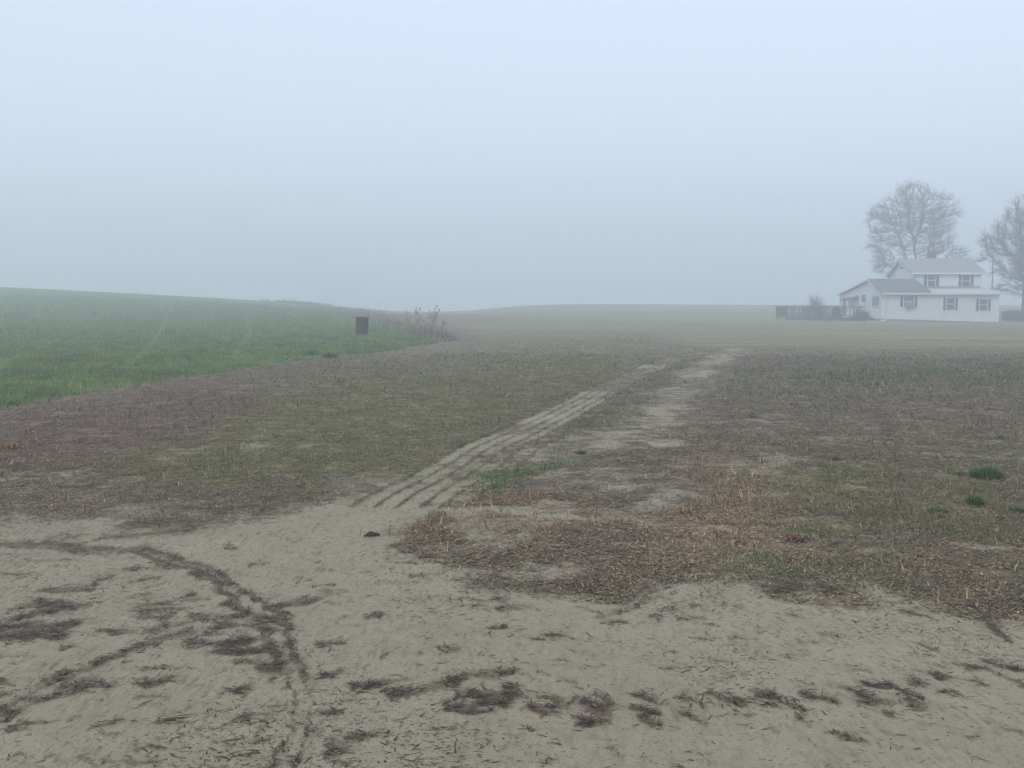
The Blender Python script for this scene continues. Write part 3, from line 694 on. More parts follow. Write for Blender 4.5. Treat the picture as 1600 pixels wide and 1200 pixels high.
DKG = [(.045, .115, .045), (.06, .14, .048), (.09, .155, .05), (.05, .115, .065), (.15, .15, .08)]
BRG = [(.05, .11, .03), (.07, .13, .04), (.09, .14, .05)]
def plants():
    tufts = [(1541, 747, 27, 22, DKG, 900, 'largest dark blue-green grass tuft, spreading near the right edge of the stubble'),
             (1523, 789, 14, 20, [(.04, .10, .026), (.07, .13, .03), (.11, .13, .04)], 420, 'upright bushy green tuft just below the largest tuft'),
             (1468, 802, 20, 14, DKG, 380, 'round dark green tuft beside a pale sand scrape, left of the upright bushy tuft'),
             (1596, 800, 20, 13, DKG, 300, 'dark green tuft cut by the right edge of the photo'),
             (1560, 812, 14, 8, BRG, 200, 'low light green tuft between the upright bushy tuft and the edge tuft'),
             (1303, 719, 14, 8, DKG, 260, 'flat dark green tuft at the top of the yellow moss patch'),
             (1403, 723, 15, 7, DKG, 240, 'flat wide green tuft right of the yellow moss patch top'),
             (1215, 695, 9, 6, DKG, 160, 'small dark green tuft left of the moss, beside bare sand'),
             (1391, 690, 12, 6, BRG, 160, 'thin green tuft alone in the middle of the grey stubble'),
             (1176, 653, 14, 6, DKG, 180, 'wide low green tuft right of the sandy wheel lane'),
             (1565, 686, 10, 9, DKG, 150, 'small green tuft far right, farthest up the stubble'),
             (908, 708, 10, 9, BRG, 220, 'green tuft growing on the bare sand of the right wheel lane'),
             (1495, 742, 22, 7, BRG, 240, 'pale green low spread of grass left of the largest tuft')]
    for px, py, w, h, c, n, lab in tufts:
        p = gnd(px, py); d = p.y
        rad = w / F0 * d * .85; n = int(n * .8)
        blade_thing('grass_tuft', p, n, rad, h / F0 * d * 1.25, .004 * (1 + d / 22), .8, c, lab, 'grass tuft', 'green tufts in the stubble')
    p = gnd(1240, 843)
    blade_thing('red_weed', p, 320, .13, .04, .012, 1.3, [(.13, .035, .025), (.17, .05, .032), (.10, .04, .03), (.16, .10, .065)], 'patch of red leaved weed in straw coloured stubble', 'weed', None, .9)
    p = gnd(1072, 805)
    blade_thing('red_weed', p, 60, .04, .05, .012, .9, [(.24, .035, .028), (.18, .04, .03)], 'small bright red weed beside pale sand patches', 'weed')
    p = gnd(16, 703)
    blade_thing('orange_weed', p, 110, .16, .10, .016, 1.0, [(.20, .10, .045), (.16, .075, .04), (.25, .15, .08)], 'orange brown dead weed at the left edge of the photo', 'weed')
    for (px, py, w, h, lab) in ((486, 555, 16, 14, 'leafy dark green weed left of its taller twin at the crop edge'), (516, 559, 16, 12, 'spiky dark green weed at the crop edge, nearer the barrel')):
        p = gnd(px, py); d = p.y
        blade_thing('green_weed', p, 150, w / F0 * d * .7, h / F0 * d * 1.2, .03, .9, [(.07, .14, .055), (.10, .17, .07)], lab, 'weed', 'weeds at the crop edge')
    # weed bank at the end of the crop: low mass
    pts = polyw([(700, 535), (660, 528), (610, 508), (540, 489), (480, 477), (440, 473)])
    n = 6500
    t = RNG.random(n) ** .8 * (len(pts) - 1); i = np.minimum(t.astype(int), len(pts) - 2); f = t - i
    q = pts[i] * (1 - f)[:, None] + pts[i + 1] * f[:, None]
    wid = .55 + .03 * np.maximum(q[:, 1] - 48, 0)
    x = q[:, 0] + RNG.normal(0, 1, n) * wid * .5; y = q[:, 1] + np.abs(RNG.normal(0, 1, n)) * wid * 1.6
    keep = fbm(x, y, .5, 3, 61) > .36
    x, y = x[keep], y[keep]; n = len(x)
    z = terr(x, y)
    d = np.hypot(x, y)
    L = (.2 + .5 * RNG.random(n) ** 1.6) * (.6 + .8 * fbm(x, y, .35, 2, 62))
    cols = pal(n, [(.19, .135, .11), (.25, .18, .14), (.15, .105, .09), (.30, .23, .17), (.12, .11, .065)], .3)
    add_stuff('weed_bank', [blades(np.c_[x, y, z], RNG.random(n) * 2 * PI, L, .012 + .0003 * d, .1 + .5 * RNG.random(n), .5 * RNG.random(n), cols, True)], M['stalk'],
              'band of dead brown weeds along the far edge of the crop', 'weeds')
    # tall dead stalks, each a plant
    for k, (px, py, top, nb, lab) in enumerate(((637, 527, 487, 5, 'thin leaning dead stalk, leftmost above the weed bank'), (652, 529, 487, 6, 'forked dead weed stalk in the middle of the tall three'),
                                               (678, 533, 483, 9, 'tallest bushiest dead weed at the tip of the crop field'), (690, 533, 505, 7, 'short dead weed just right of the tallest one'), (664, 531, 502, 7, 'short bushy dead weed left of the tallest one'))):
        p = gnd(px, py); h = (py - top) / F0 * p.y
        root = empty('dry_weed', p); tag(root, lab, 'weed', 'tall dead weeds')
        rnd = random.Random(k + 3)
        for s in range(3):
            mb = MB(); mh = mb
            lx, ly = rnd.uniform(-.25, .25), rnd.uniform(-.2, .2)
            hh = h * rnd.uniform(.7, 1) if s else h
            stem = [(lx * .3 * q + rnd.uniform(-.02, .02), ly * q, hh * q) for q in (0, .35, .7, 1)]
            mb.tube(stem, [.008, .007, .006, .004], 5)
            for b in range(nb):
                q = rnd.uniform(.3, .97); a = rnd.uniform(0, 2 * PI); l = h * rnd.uniform(.12, .3)
                o = Vector((lx * .3 * q, ly * q, hh * q)); e = o + Vector((math.cos(a) * l * .6, math.sin(a) * l * .6, l * .8))
                mb.tube([o, (o + e) / 2 + Vector((0, 0, -.02)), e], [.006, .005, .004], 4)
                for _ in range(3):
                    c = e + Vector((rnd.uniform(-.05, .05), rnd.uniform(-.05, .05), rnd.uniform(-.06, .03)))
                    mh.tube([e, c, c + Vector((rnd.uniform(-.03, .03), rnd.uniform(-.03, .03), .07))], [.003, .012, .004], 4)
            mb.build('stem', M['dry'], root)
    # dark clod on the sand
    p = gnd(580, 835); rnd = random.Random(2)
    mb = MB()
    for c, r in (((0, 0, .012), .028), ((.035, .01, .008), .02), ((-.03, -.01, .006), .016)):
        base = len(mb.v); n1, n2 = 6, 9
        for a in range(n1 + 1):
            for b in range(n2):
                t, q = PI * a / n1, 2 * PI * b / n2; rr = r * (1 + rnd.uniform(-.2, .2))
                mb.v.append((c[0] + rr * math.sin(t) * math.cos(q) * 1.3, c[1] + rr * math.sin(t) * math.sin(q), c[2] + rr * .75 * math.cos(t)))
        for a in range(n1):
            for b in range(n2):
                mb.f.append((base + a * n2 + b, base + a * n2 + (b + 1) % n2, base + (a + 1) * n2 + (b + 1) % n2, base + (a + 1) * n2 + b))
    gz, _ = groundz(np.array([p.x]), np.array([p.y])); p.z = float(gz[0])
    o = mb.build('soil_clod', M['clod'], None, True); o.location = p
    tag(o, 'dark soil clod lying alone on pale sand left of the litter', 'clod')

# ------------------------------------------------------------------ barrel
def barrel():
    p = at_depth(565, 527, 49.0); p.z = float(terr(p.x, p.y)) - .02
    root = empty('steel_drum', p, .4); tag(root, 'rusty dark steel drum standing in the green crop', 'barrel')
    R, H, n = .295, .93, 40
    prof = [(0, 0), (R * .97, 0), (R, .015)]
    for k in range(1, 30):
        z = .015 + (H - .03) * k / 30; r = R
        for zr in (.31, .62): r += .014 * math.exp(-((z - zr) / .018) ** 2)
        prof.append((r, z))
    prof += [(R, H - .012), (R - .012, H - .012), (R - .014, H - .06), (0, H - .062)]
    def lathe(prof):
        mb = MB()
        for r, z in prof:
            for k in range(n): mb.v.append((r * math.cos(2 * PI * k / n), r * math.sin(2 * PI * k / n), z))
        for i in range(len(prof) - 1):
            for k in range(n):
                q = (k + 1) % n; mb.f.append((i * n + k, i * n + q, (i + 1) * n + q, (i + 1) * n + k))
        return mb
    lathe(prof).build('drum_body', M['rust'], root, True)
    rim = MB()
    for k in range(n + 1):
        pass
    rr = [(R + .012 * math.cos(t), H - .008 + .012 * math.sin(t)) for t in [2 * PI * i / 8 for i in range(9)]]
    lathe(rr).build('rim', M['rust'], root, True)
    root.rotation_euler = (.03, .035, .4)

# ------------------------------------------------------------------ trees
def seg_tubes(A, B, ra, rb, sides=4):
    n = len(A); d = B - A; L = np.linalg.norm(d, axis=1, keepdims=True); d = d / np.maximum(L, 1e-6)
    ref = np.where(np.abs(d[:, 2:3]) < .9, np.array([[0, 0, 1.]]), np.array([[1., 0, 0]]))
    a = np.cross(d, ref); a /= np.linalg.norm(a, axis=1, keepdims=True); b = np.cross(d, a)
    V = []
    for k in range(sides):
        t = 2 * PI * k / sides; o = a * math.cos(t) + b * math.sin(t)
        V += [A + o * ra[:, None], B + o * rb[:, None]]
    V = np.stack(V, 1).reshape(-1, 3)
    base = np.arange(n)[:, None] * 2 * sides
    F = np.concatenate([base + np.array([[2 * k, 2 * ((k + 1) % sides), 2 * ((k + 1) % sides) + 1, 2 * k + 1]]) for k in range(sides)])
    return V, F

def grow(att, start, step, infl, kill, iters, rng):
    nodes = [np.array(s, float) for s in start[0]]; par = list(start[1])
    P = np.array(nodes)
    nd = np.full(len(att), 1e9); ni = np.zeros(len(att), int)
    D = np.linalg.norm(att[:, None] - P[None], axis=2); ni = D.argmin(1); nd = D.min(1)
    alive = np.ones(len(att), bool)
    for it in range(iters):
        act = alive & (nd < infl)
        if not act.any(): break
        idx = ni[act]; v = att[act] - P[idx]; v /= np.maximum(np.linalg.norm(v, axis=1, keepdims=True), 1e-6)
        acc = np.zeros((len(P), 3)); np.add.at(acc, idx, v)
        u = np.unique(idx)
        dr = acc[u] + rng.normal(0, .18, (len(u), 3)) + np.array([0, 0, .12])
        dr /= np.maximum(np.linalg.norm(dr, axis=1, keepdims=True), 1e-6)
        new = P[u] + dr * step
        n0 = len(P); P = np.r_[P, new]; par += list(u)
        for k0 in range(0, len(new), 64):
            D = np.linalg.norm(att[:, None] - new[None, k0:k0 + 64], axis=2); j = D.argmin(1); dm = D.min(1)
            b = dm < nd; ni[b] = n0 + k0 + j[b]; nd[b] = dm[b]
        alive &= nd > kill
        if len(P) > 9000: break
    return P, np.array(par)

def make_tree(name, loc, lobes, trunk, natt, seed, mats, label, twig_len, ntw, rtw, stemr=1.0):
    rng = np.random.default_rng(seed)
    pts = []
    wts = np.array([l[3] * l[4] * l[5] for l in lobes]); cnt = (natt * wts / wts.sum()).astype(int)
    for (cx, cy, cz, rx, ry, rz), c in zip(lobes, cnt):
        q = rng.normal(0, 1, (c, 3)); q /= np.linalg.norm(q, axis=1, keepdims=True); q *= rng.random((c, 1)) ** .4
        pts.append(q * np.array([rx, ry, rz]) + np.array([cx, cy, cz]))
    att = np.concatenate(pts)
    P, par = grow(att, trunk, .34, 3.2, .55, 160, rng)
    n = len(P)
    tip = np.ones(n, bool); tip[par[par >= 0]] = False
    r = np.zeros(n); e = 2.25
    acc = np.where(tip, .012 ** e, 0)
    for i in range(n - 1, 0, -1):
        acc[par[i]] += acc[i] + (.0035 ** e)
    r = acc ** (1 / e) * stemr
    root = empty(name, loc); tag(root, label, 'tree', 'bare trees behind the farmhouse')
    i = np.arange(1, n); A, B = P[par[i]], P[i]; ra, rb = np.minimum(r[par[i]], r[i] * 1.5 + .01), r[i]
    big = rb > .055
    V, F = seg_tubes(A[big], B[big], ra[big], rb[big], 7)
    link('trunk', npmesh('trunk', V, [F], None, True), mats[0], root)
    # twigs
    host = np.where(r < .09)[0]; host = host[host > 0]
    h = np.repeat(host, ntw)
    dirp = P[h] - P[par[h]]; dirp /= np.maximum(np.linalg.norm(dirp, axis=1, keepdims=True), 1e-6)
    ctr = att.mean(0); outw = P[h] - np.array([ctr[0], ctr[1], ctr[2] - 3.5]); outw /= np.linalg.norm(outw, axis=1, keepdims=True)
    dv = dirp * .7 + outw * .6 + rng.normal(0, .5, dirp.shape) + np.array([0, 0, .15]); dv /= np.linalg.norm(dv, axis=1, keepdims=True)
    L = twig_len * (.4 + rng.random(len(h)))[:, None]
    base = P[h] - dirp * .34 * rng.random((len(h), 1))
    m1 = base + dv * L * .5; dv2 = dv + rng.normal(0, .25, dv.shape); dv2 /= np.linalg.norm(dv2, axis=1, keepdims=True); t1 = m1 + dv2 * L * .5
    dv3 = dv + rng.normal(0, .6, dv.shape); dv3 /= np.linalg.norm(dv3, axis=1, keepdims=True); t2 = m1 + dv3 * L * .45
    k = np.full(len(h), rtw)
    A2 = np.r_[A[~big], base, m1, m1]; B2 = np.r_[B[~big], m1, t1, t2]
    ra2 = np.r_[ra[~big], k, k * .8, k * .75]; rb2 = np.r_[rb[~big], k * .85, k * .45, k * .4]
    V, F = seg_tubes(A2, B2, ra2, rb2, 3)
    link('crown', npmesh('crown', V, [F]), mats[1], root)
    return root

def lobes_px(lst, Y, x0, zg):
    o = []
    for (px, py, rx, ry, dy) in lst:
        p = at_depth(px, py, Y); s = Y / F0
        o.append((p.x - x0, dy, p.z - zg, rx * s, (rx + ry) / 2 * s * .85, ry * s))
    return o

def trees():
    Y = 122.0; b = at_depth(1436, 480, Y); zg = float(terr(b.x, Y)); b.z = zg
    s = Y / F0
    lob = lobes_px([(1425, 312, 32, 28, 0), (1390, 340, 30, 28, 1), (1470, 332, 26, 26, -1), (1372, 378, 15, 26, 0), (1430, 352, 42, 34, -1), (1478, 372, 22, 22, 1), (1384, 416, 26, 14, 0), (1495, 398, 22, 14, .5), (1398, 385, 24, 24, 1.5), (1445, 385, 26, 22, -1.5), (1366, 350, 10, 18, 0), (1405, 432, 22, 12, .5), (1500, 425, 16, 12, 0)], Y, b.x, zg)
    def pz(py): return at_depth(1436, py, Y).z - zg
    def px(q): return at_depth(q, 400, Y).x - b.x
    nodes = [(0, 0, 0), (0.02, 0, .8), (.0, .0, 1.6), (-.05, 0, 2.4)]; par = [-1, 0, 1, 2]
    def limb(start, pts):
        prev = start
        for q in pts:
            p0 = np.array(nodes[prev]); p1 = np.array(q); k = max(1, int(np.linalg.norm(p1 - p0) / .4))
            for j in range(1, k + 1):
                nodes.append(tuple(p0 + (p1 - p0) * j / k + np.random.default_rng(len(nodes)).normal(0, .02, 3))); par.append(prev); prev = len(nodes) - 1
        return prev
    e = limb(3, [(px(1434), .1, pz(425)), (px(1430), .2, pz(392)), (px(1430), .2, pz(374))])
    limb(e, [(px(1421), .5, pz(352)), (px(1420), .6, pz(320))]); limb(e, [(px(1438), -.3, pz(348)), (px(1438), -.4, pz(320))])
    limb(3, [(px(1418), -.3, pz(410)), (px(1408), -.4, pz(388)), (px(1396), -.2, pz(354))])
    limb(3, [(px(1447), .3, pz(415)), (px(1455), .5, pz(380)), (px(1455), .6, pz(352))])
    limb(3, [(px(1466), .3, pz(418)), (px(1485), .5, pz(396))])
    limb(3, [(px(1408), .8, pz(425)), (px(1388), 1.0, pz(410))])
    make_tree('bare_tree', b, lob, (nodes, par), 2500, 4, (M['bark'], M['twig']), 'tall round bare tree with forked trunk directly behind the farmhouse roof', 1.0, 6, .0115, 1.1)
    Y = 112.0; b = at_depth(1599, 500, Y); zg = float(terr(b.x, Y)); b.z = zg; nodes = []; par = []
    lob = lobes_px([(1615, 350, 45, 50, 0), (1585, 375, 36, 34, 1), (1560, 392, 26, 20, 0), (1540, 378, 16, 14, -.5), (1570, 420, 32, 22, -1), (1650, 400, 60, 60, 1), (1575, 450, 24, 14, .5), (1615, 420, 50, 40, -2), (1545, 405, 16, 12, 1)], Y, b.x, zg)
    nodes += [(0, 0, .5 * k) for k in range(9)]; par += [-1] + list(range(8))
    make_tree('bare_tree', b, lob, (nodes, par), 2200, 9, (M['bark2'], M['twig2']), 'spreading bare tree at the right edge with drooping lower branches', 1.0, 7, .014, 1.2)

def twig_bush(name, loc, rad, h, n, rtw, mt, label, cat, seed, ball=False, sy=1.0):
    rng = np.random.default_rng(seed)
    a = rng.random(n) * 2 * PI
    base = np.c_[np.cos(a), np.sin(a) * sy, np.zeros(n)] * (rad * .35 * rng.random((n, 1)))
    q = rng.normal(0, 1, (n, 3)); q /= np.linalg.norm(q, axis=1, keepdims=True); q[:, 2] = np.abs(q[:, 2]) if not ball else q[:, 2]
    tip = np.c_[q[:, 0] * rad, q[:, 1] * rad * sy, (q[:, 2] * (h if not ball else h / 2)) + (h / 2 if ball else 0)] * (.65 + .4 * rng.random((n, 1)))
    tip[:, 2] = np.maximum(tip[:, 2], .05)
    mid = (base + tip) / 2 + rng.normal(0, .08 * rad, (n, 3)); mid[:, 2] = np.abs(mid[:, 2])
    A = np.r_[base, mid]; B = np.r_[mid, tip]; k = np.full(n, rtw)
    sub = []
    for _ in range(3):
        s = mid + (tip - mid) * rng.random((n, 1)); e = s + (tip - base) * .25 + rng.normal(0, .16 * rad, (n, 3)); A = np.r_[A, s]; B = np.r_[B, e]
    m3 = 3 * n
    V, F = seg_tubes(A, B, np.r_[k, k * .8, np.full(m3, rtw * .6)], np.r_[k * .8, k * .5, np.full(m3, rtw * .35)], 3)
    o = link(name, npmesh(name, V, [F]), mt); o.location = loc
    return tag(o, label, cat)

# ------------------------------------------------------------------ farmhouse
O = at_depth(1378, 500, 100.0); O.z = 0
RZ = -.028
Uv = Vector((math.cos(RZ), math.sin(RZ), 0)); Vv = Vector((-math.sin(RZ), math.cos(RZ), 0))
def hit(px, py, o, nrm):
    d = ray(px, py); e = Vector((0, 0, EYE)); t = (o - e).dot(nrm) / d.dot(nrm); p = e + d * t - O
    return p.dot(Uv), p.dot(Vv), p.z
def front(px, py, t=0.0): q = hit(px, py, O + Vv * t, Vv); return q[0], q[2]
def gab(px, py, s=0.0): q = hit(px, py, O + Uv * s, Uv); return q[1], q[2]

def clap(mb, axis, c, a0, a1, bot, top, outw, pitch=.26):
    """lapped boards on a vertical wall; axis 's': wall runs along s at t=c; axis 't': along t at s=c.
    bot(a), top(a) give the wall's lower and upper edge; outw is the sign of the outward normal"""
    zs = [bot(a0), bot(a1), ]
    A = np.linspace(a0, a1, 41)
    z0 = min(bot(a) for a in A); z1 = max(top(a) for a in A)
    z = z0
    while z < z1 - 1e-4:
        zn = min(z + pitch, z1)
        def span(zz):
            ok = [a for a in np.linspace(a0, a1, 241) if top(a) >= zz - 1e-6]
            return (min(ok), max(ok)) if ok else None
        lo, hi = span(z), span(zn)
        if lo is None: break
        if hi is None: hi = ((lo[0] + lo[1]) / 2,) * 2
        zb0, zb1 = max(z, bot(lo[0])), max(z, bot(lo[1])); zt0, zt1 = max(zn, bot(lo[0])), max(zn, bot(lo[1]))
        e = .04 * outw
        if zt0 - zb0 > 1e-4 or zt1 - zb1 > 1e-4:
            P = lambda a, off, zz: ((a, c + off, zz) if axis == 's' else (c + off, a, zz))
            mb.poly(P(lo[0], e, zb0), P(lo[1], e, zb1), P(hi[1], 0, zt1), P(hi[0], 0, zt0))
            mb.poly(P(lo[0], 0, zb0), P(lo[1], 0, zb1), P(lo[1], e, zb1), P(lo[0], e, zb0))
        z = zn
    return mb

def lerp(a0, v0, a1, v1): return lambda a: v0 + (v1 - v0) * (a - a0) / (a1 - a0)
def prof(pts): 
    xs = [p[0] for p in pts]; ys = [p[1] for p in pts]
    return lambda a: float(np.interp(a, xs, ys))

def window(root, axis, c, outw, a0, a1, z0, z1, shut=0, sash=True):
    """a window frame standing 4 cm proud of the wall, its pane set back inside it; optional shutters"""
    P = (lambda a, o, z: (a, c + o * outw, z)) if axis == 's' else (lambda a, o, z: (c + o * outw, a, z))
    def bx(mb, a, b, lo, hi, o0, o1):
        p, q = P(a, o0, lo), P(b, o1, hi)
        mb.box(tuple(min(i, j) for i, j in zip(p, q)), tuple(max(i, j) for i, j in zip(p, q)))
    if a0 > a1: a0, a1 = a1, a0
    w = .055
    ws = shut
    i0, i1 = a0 + ws, a1 - ws
    f = MB()
    bx(f, i0, i1, z1 - w, z1, .03, .09); bx(f, i0 - .03, i1 + .03, z0 - .02, z0 + w, .03, .12)
    bx(f, i0, i0 + w, z0 + w, z1 - w, .03, .09); bx(f, i1 - w, i1, z0 + w, z1 - w, .03, .09)
    if sash: bx(f, i0 + w, i1 - w, (z0 + z1) / 2 - .03, (z0 + z1) / 2 + .03, .05, .085)
    fo = f.build('window', M['trim'], root)
    g = MB(); bx(g, i0 + w - .005, i1 - w + .005, z0 + w - .005, z1 - w + .005, .03, .05); g.build('pane', M['glass'], fo)
    if shut:
        for (b0, b1) in ((a0, i0 - .035), (i1 + .035, a1)):
            s = MB(); bx(s, b0, b1, z0, z1, .03, .07)
            k = z0 + .06
            while k < z1 - .08:
                bx(s, b0 + .04, b1 - .04, k, k + .05, .07, .085); k += .09
            s.build('shutter', M['shutter'], root)
    return fo

def farmhouse():
    zg = float(terr(O.x + 5, O.y))
    root = empty('farmhouse', (O.x, O.y, 0), RZ)
    tag(root, 'white clapboard farmhouse with low front wing and two storey block', 'house')
    EV = front(1378, 457.5)[1]
    L = front(1560, 480)[0]
    b0 = front(1378, 498)[1]; b1 = front(1560, 503.6)[1]
    Wt = 14.2
    rt, rz = gab(1358, 436.5)
    rt = 3.8
    gp = prof([(0, EV), (rt, rz - .1), (Wt, EV)])
    s2, e2 = front(1429, 425.5, 4.0); s3 = front(1533, 430, 4.0)[0]
    w = clap(MB(), 's', 0, 0, L, lerp(0, b0, L, b1), lambda a: EV, -1)
    clap(w, 't', 0, 0, Wt, lambda a: b0, gp, -1)
    clap(w, 't', L, 0, 8.0, lambda a: b1, prof([(0, EV), (4, EV + .5), (8, EV + .5)]), 1)
    w.poly((0, Wt, b0), (L, Wt, b0), (L, Wt, EV), (0, Wt, EV))
    w.build('wall', M['siding'], root)
    for (a, c) in ((-.035, -.04), (L - .06, -.04)): MB().box((a, c, b0 if a < 1 else b1), (a + .1, c + .1, EV)).build('corner_board', M['trim'], root)
    f = MB().poly((0.05, .05, -.6), (L - .05, .05, -.6), (L - .05, .05, b1 + .02), (.05, .05, b0 + .02)).poly((.05, Wt, -.6), (.05, .05, -.6), (.05, .05, b0 + .02), (.05, Wt, b0 + .02)).poly((L - .05, .05, -.6), (L - .05, 8, -.6), (L - .05, 8, b1 + .02), (L - .05, .05, b1 + .02))
    f.build('foundation', M['block'], root)
    # upper storey
    t2 = 4.0; dep2 = 7.3; re = e2 + 1.48
    w = clap(MB(), 's', t2, s2, s3, lambda a: EV + .3, lambda a: e2, -1)
    clap(w, 't', s2, t2, t2 + dep2, lambda a: EV - .3, prof([(t2, e2), (t2 + dep2 / 2, re - .08), (t2 + dep2, e2)]), -1)
    clap(w, 't', s3, t2, t2 + dep2, lambda a: EV - .3, prof([(t2, e2), (t2 + dep2 / 2, re - .08), (t2 + dep2, e2)]), 1)
    w.poly((s2, t2 + dep2, EV - .3), (s3, t2 + dep2, EV - .3), (s3, t2 + dep2, e2), (s2, t2 + dep2, e2))
    w.build('upper_wall', M['siding'], root)
    ov = .4; k = (re - e2) / (dep2 / 2)
    r = MB()
    for (ta, tb) in ((t2 - ov, t2 + dep2 / 2), (t2 + dep2 + ov, t2 + dep2 / 2)):
        r.slab([(s2 - ov, ta, e2 + .06 - ov * k), (s3 + ov, ta, e2 + .06 - ov * k), (s3 + ov, tb, re + .06), (s2 - ov, tb, re + .06)], .13)
    ur = r.build('upper_roof', M['shingle_old'], root)
    ch = MB(); cs = front(1459.5, 400, t2 + dep2 / 2)[0]; ct = t2 + dep2 / 2 + .5; cz = front(1459.5, 392.5, ct)[1]
    ch.box((cs - .32, ct - .3, e2), (cs + .32, ct + .3, cz)); ch.box((cs - .37, ct - .35, cz - .14), (cs + .37, ct + .35, cz - .02))
    ch.build('chimney', M['brick'], ur)
    MB().tube([(cs + .25, ct + .42, e2 + .8), (cs + .25, ct + .42, front(1463, 378, ct)[1])], .05, 8).build('vent_pipe', M['iron'], ur)
    fa = MB().box((s2 - ov, t2 - ov - .03, e2 - .20), (s3 + ov, t2 - ov + .0, e2 - .055)); fa.build('fascia', M['trim'], root)
    # rake boards on the left gables
    for (ta, za, tb, zb, s) in ((t2 - ov, e2 - ov * k - .1, t2 + dep2 / 2, re - .09, s2 - ov - .03), (t2 + dep2 + ov, e2 - ov * k - .1, t2 + dep2 / 2, re - .09, s2 - ov - .03)):
        MB().poly((s, ta, za), (s, ta, za - .16), (s, tb, zb - .16), (s, tb, zb)).build('rake_board', M['trim'], root)
    # lower roofs
    se = front(1460, 457, -.35)[0]; so = s2 - .05; ro = .32
    kf = (rz - EV) / rt; kb = (rz - EV) / (Wt - rt)
    r = MB()
    r.slab([(-ro, -.38, EV + .05 - .38 * kf), (se, -.38, EV + .05 - .38 * kf), (s2 - .03, rt, rz + .05), (-ro, rt, rz + .05)], .12)
    r.slab([(s2 - .03, Wt + .3, EV + .05 - .3 * kb), (-ro, Wt + .3, EV + .05 - .3 * kb), (-ro, rt, rz + .05), (s2 - .03, rt, rz + .05)], .12)
    r.build('wing_roof', M['shingle'], root)
    for (ta, za, tb, zb) in ((-.38, EV - .38 * kf - .07, rt, rz - .07), (Wt + .3, EV - .3 * kb - .07, rt, rz - .07)):
        MB().poly((-ro - .02, ta, za + .12), (-ro - .02, ta, za - .06), (-ro - .02, tb, zb - .06), (-ro - .02, tb, zb + .12)).build('rake_board', M['trim'], root)
    zs = front(1480, 450.5, 4.0)[1]
    r = MB().slab([(so + .2, -.36, EV + .03), (L + .3, -.36, EV + .03), (L + .3, t2 - .03, zs), (so + .2, t2 - .03, zs)], .1)
    r.build('shed_roof', M['tin'], root)
    MB().box((s2 + .4, t2 - .12, zs + .01), (s3 - .1, t2 - .035, zs + .22)).build('flashing', M['ac'], root)
    # gutters and the elbowed downspout
    MB().box((-.2, -.52, EV - .17), (L + .3, -.40, EV - .03)).build('gutter', M['trim'], root)
    e = front(1383, 503, -.1); q = front(1367.5, 506, -1.2)
    dz = float(terr(O.x, O.y - 1)) + .06
    MB().tube([(e[0], -.46, EV - .15), (e[0], -.12, EV - .45), (e[0], -.10, .45), (e[0], -.12, .2), (e[0] - .1, -.4, .05), (e[0] - .35, -.7, dz + .02), (e[0] - .8, -.9, dz)], .065, 8).build('downspout', M['trim'], root, True)
    # windows: front wing
    for (x0, x1, y0, y1, sh) in ((1407, 1432.5, 462, 479.5, .26), (1474, 1495.5, 465, 485, .24), (1525.5, 1547, 466.5, 486, .24)):
        a, zt = front(x0, y0); b, zb = front(x1, y1); window(root, 's', 0, -1, a, b, zb, zt, sh)
    a, zt = front(1413.5, 472.5); b, zb = front(1427.5, 480.5)
    acb = MB().box((a, -.42, zb), (b, -.13, zt)); 
    for i in range(6): acb.box((a + .03, -.44, zb + .04 + i * (zt - zb - .08) / 6), (b - .03, -.42, zb + .065 + i * (zt - zb - .08) / 6))
    acb.build('air_conditioner', M['ac'], root)
    for (x0, x1, y0, y1) in ((1444, 1466.6, 428, 448), (1498, 1520.5, 429, 448.5)):
        a, zt = front(x0, y0, t2); b, zb = front(x1, y1, t2); window(root, 's', t2, -1, a, b, zb, zt, .3)
    # gable end
    for (x0, x1, y0, y1) in ((1376, 1363, 462, 478.5), (1354.5, 1346.5, 459.5, 473), (1343.5, 1335.5, 460, 473)):
        a, zt = gab(x0, y0); b, zb = gab(x1, y1); window(root, 't', 0, -1, a, b, zb, zt, 0, False)
    for (x0, x1) in ((1328.5, 1325), (1316, 1312.8)):
        a, zt = gab(x0, 465.5); b, zb = gab(x1, 478); window(root, 't', 0, -1, a, b, zb, zt, 0, False)
    a, zt = gab(1322.4, 465.5); b, _ = gab(1318.2, 480)
    do = MB().box((-.08, a, .5), (-.03, b, zt)).build('door', M['shutter'], root)
    MB().box((-.12, a + .12, 1.45), (-.08, a + .2, 1.6)).build('handle', M['iron'], do)
    a, _ = gab(1340, 470); b, _ = gab(1327, 470); z = gab(1333, 466)[1]
    MB().slab([(-.03, a, z + .12), (-1.0, a, z - .16), (-1.0, b, z - .16), (-.03, b, z + .12)], .07).build('awning', M['deckwood'], root)
    for aa in (a + .1, b - .1): MB().box((-1.0, aa, .4), (-.92, aa + .08, z - .24)).build('awning_post', M['trim'], root)
    v = MB(); a, za = hit(1410, 418, O + Uv * s2, Uv)[1:]
    v.box((s2 - .06, a - .4, za - .12), (s2 - .03, a + .4, za + .12)); v.build('gable_vent', M['shutter'], root)
    return root

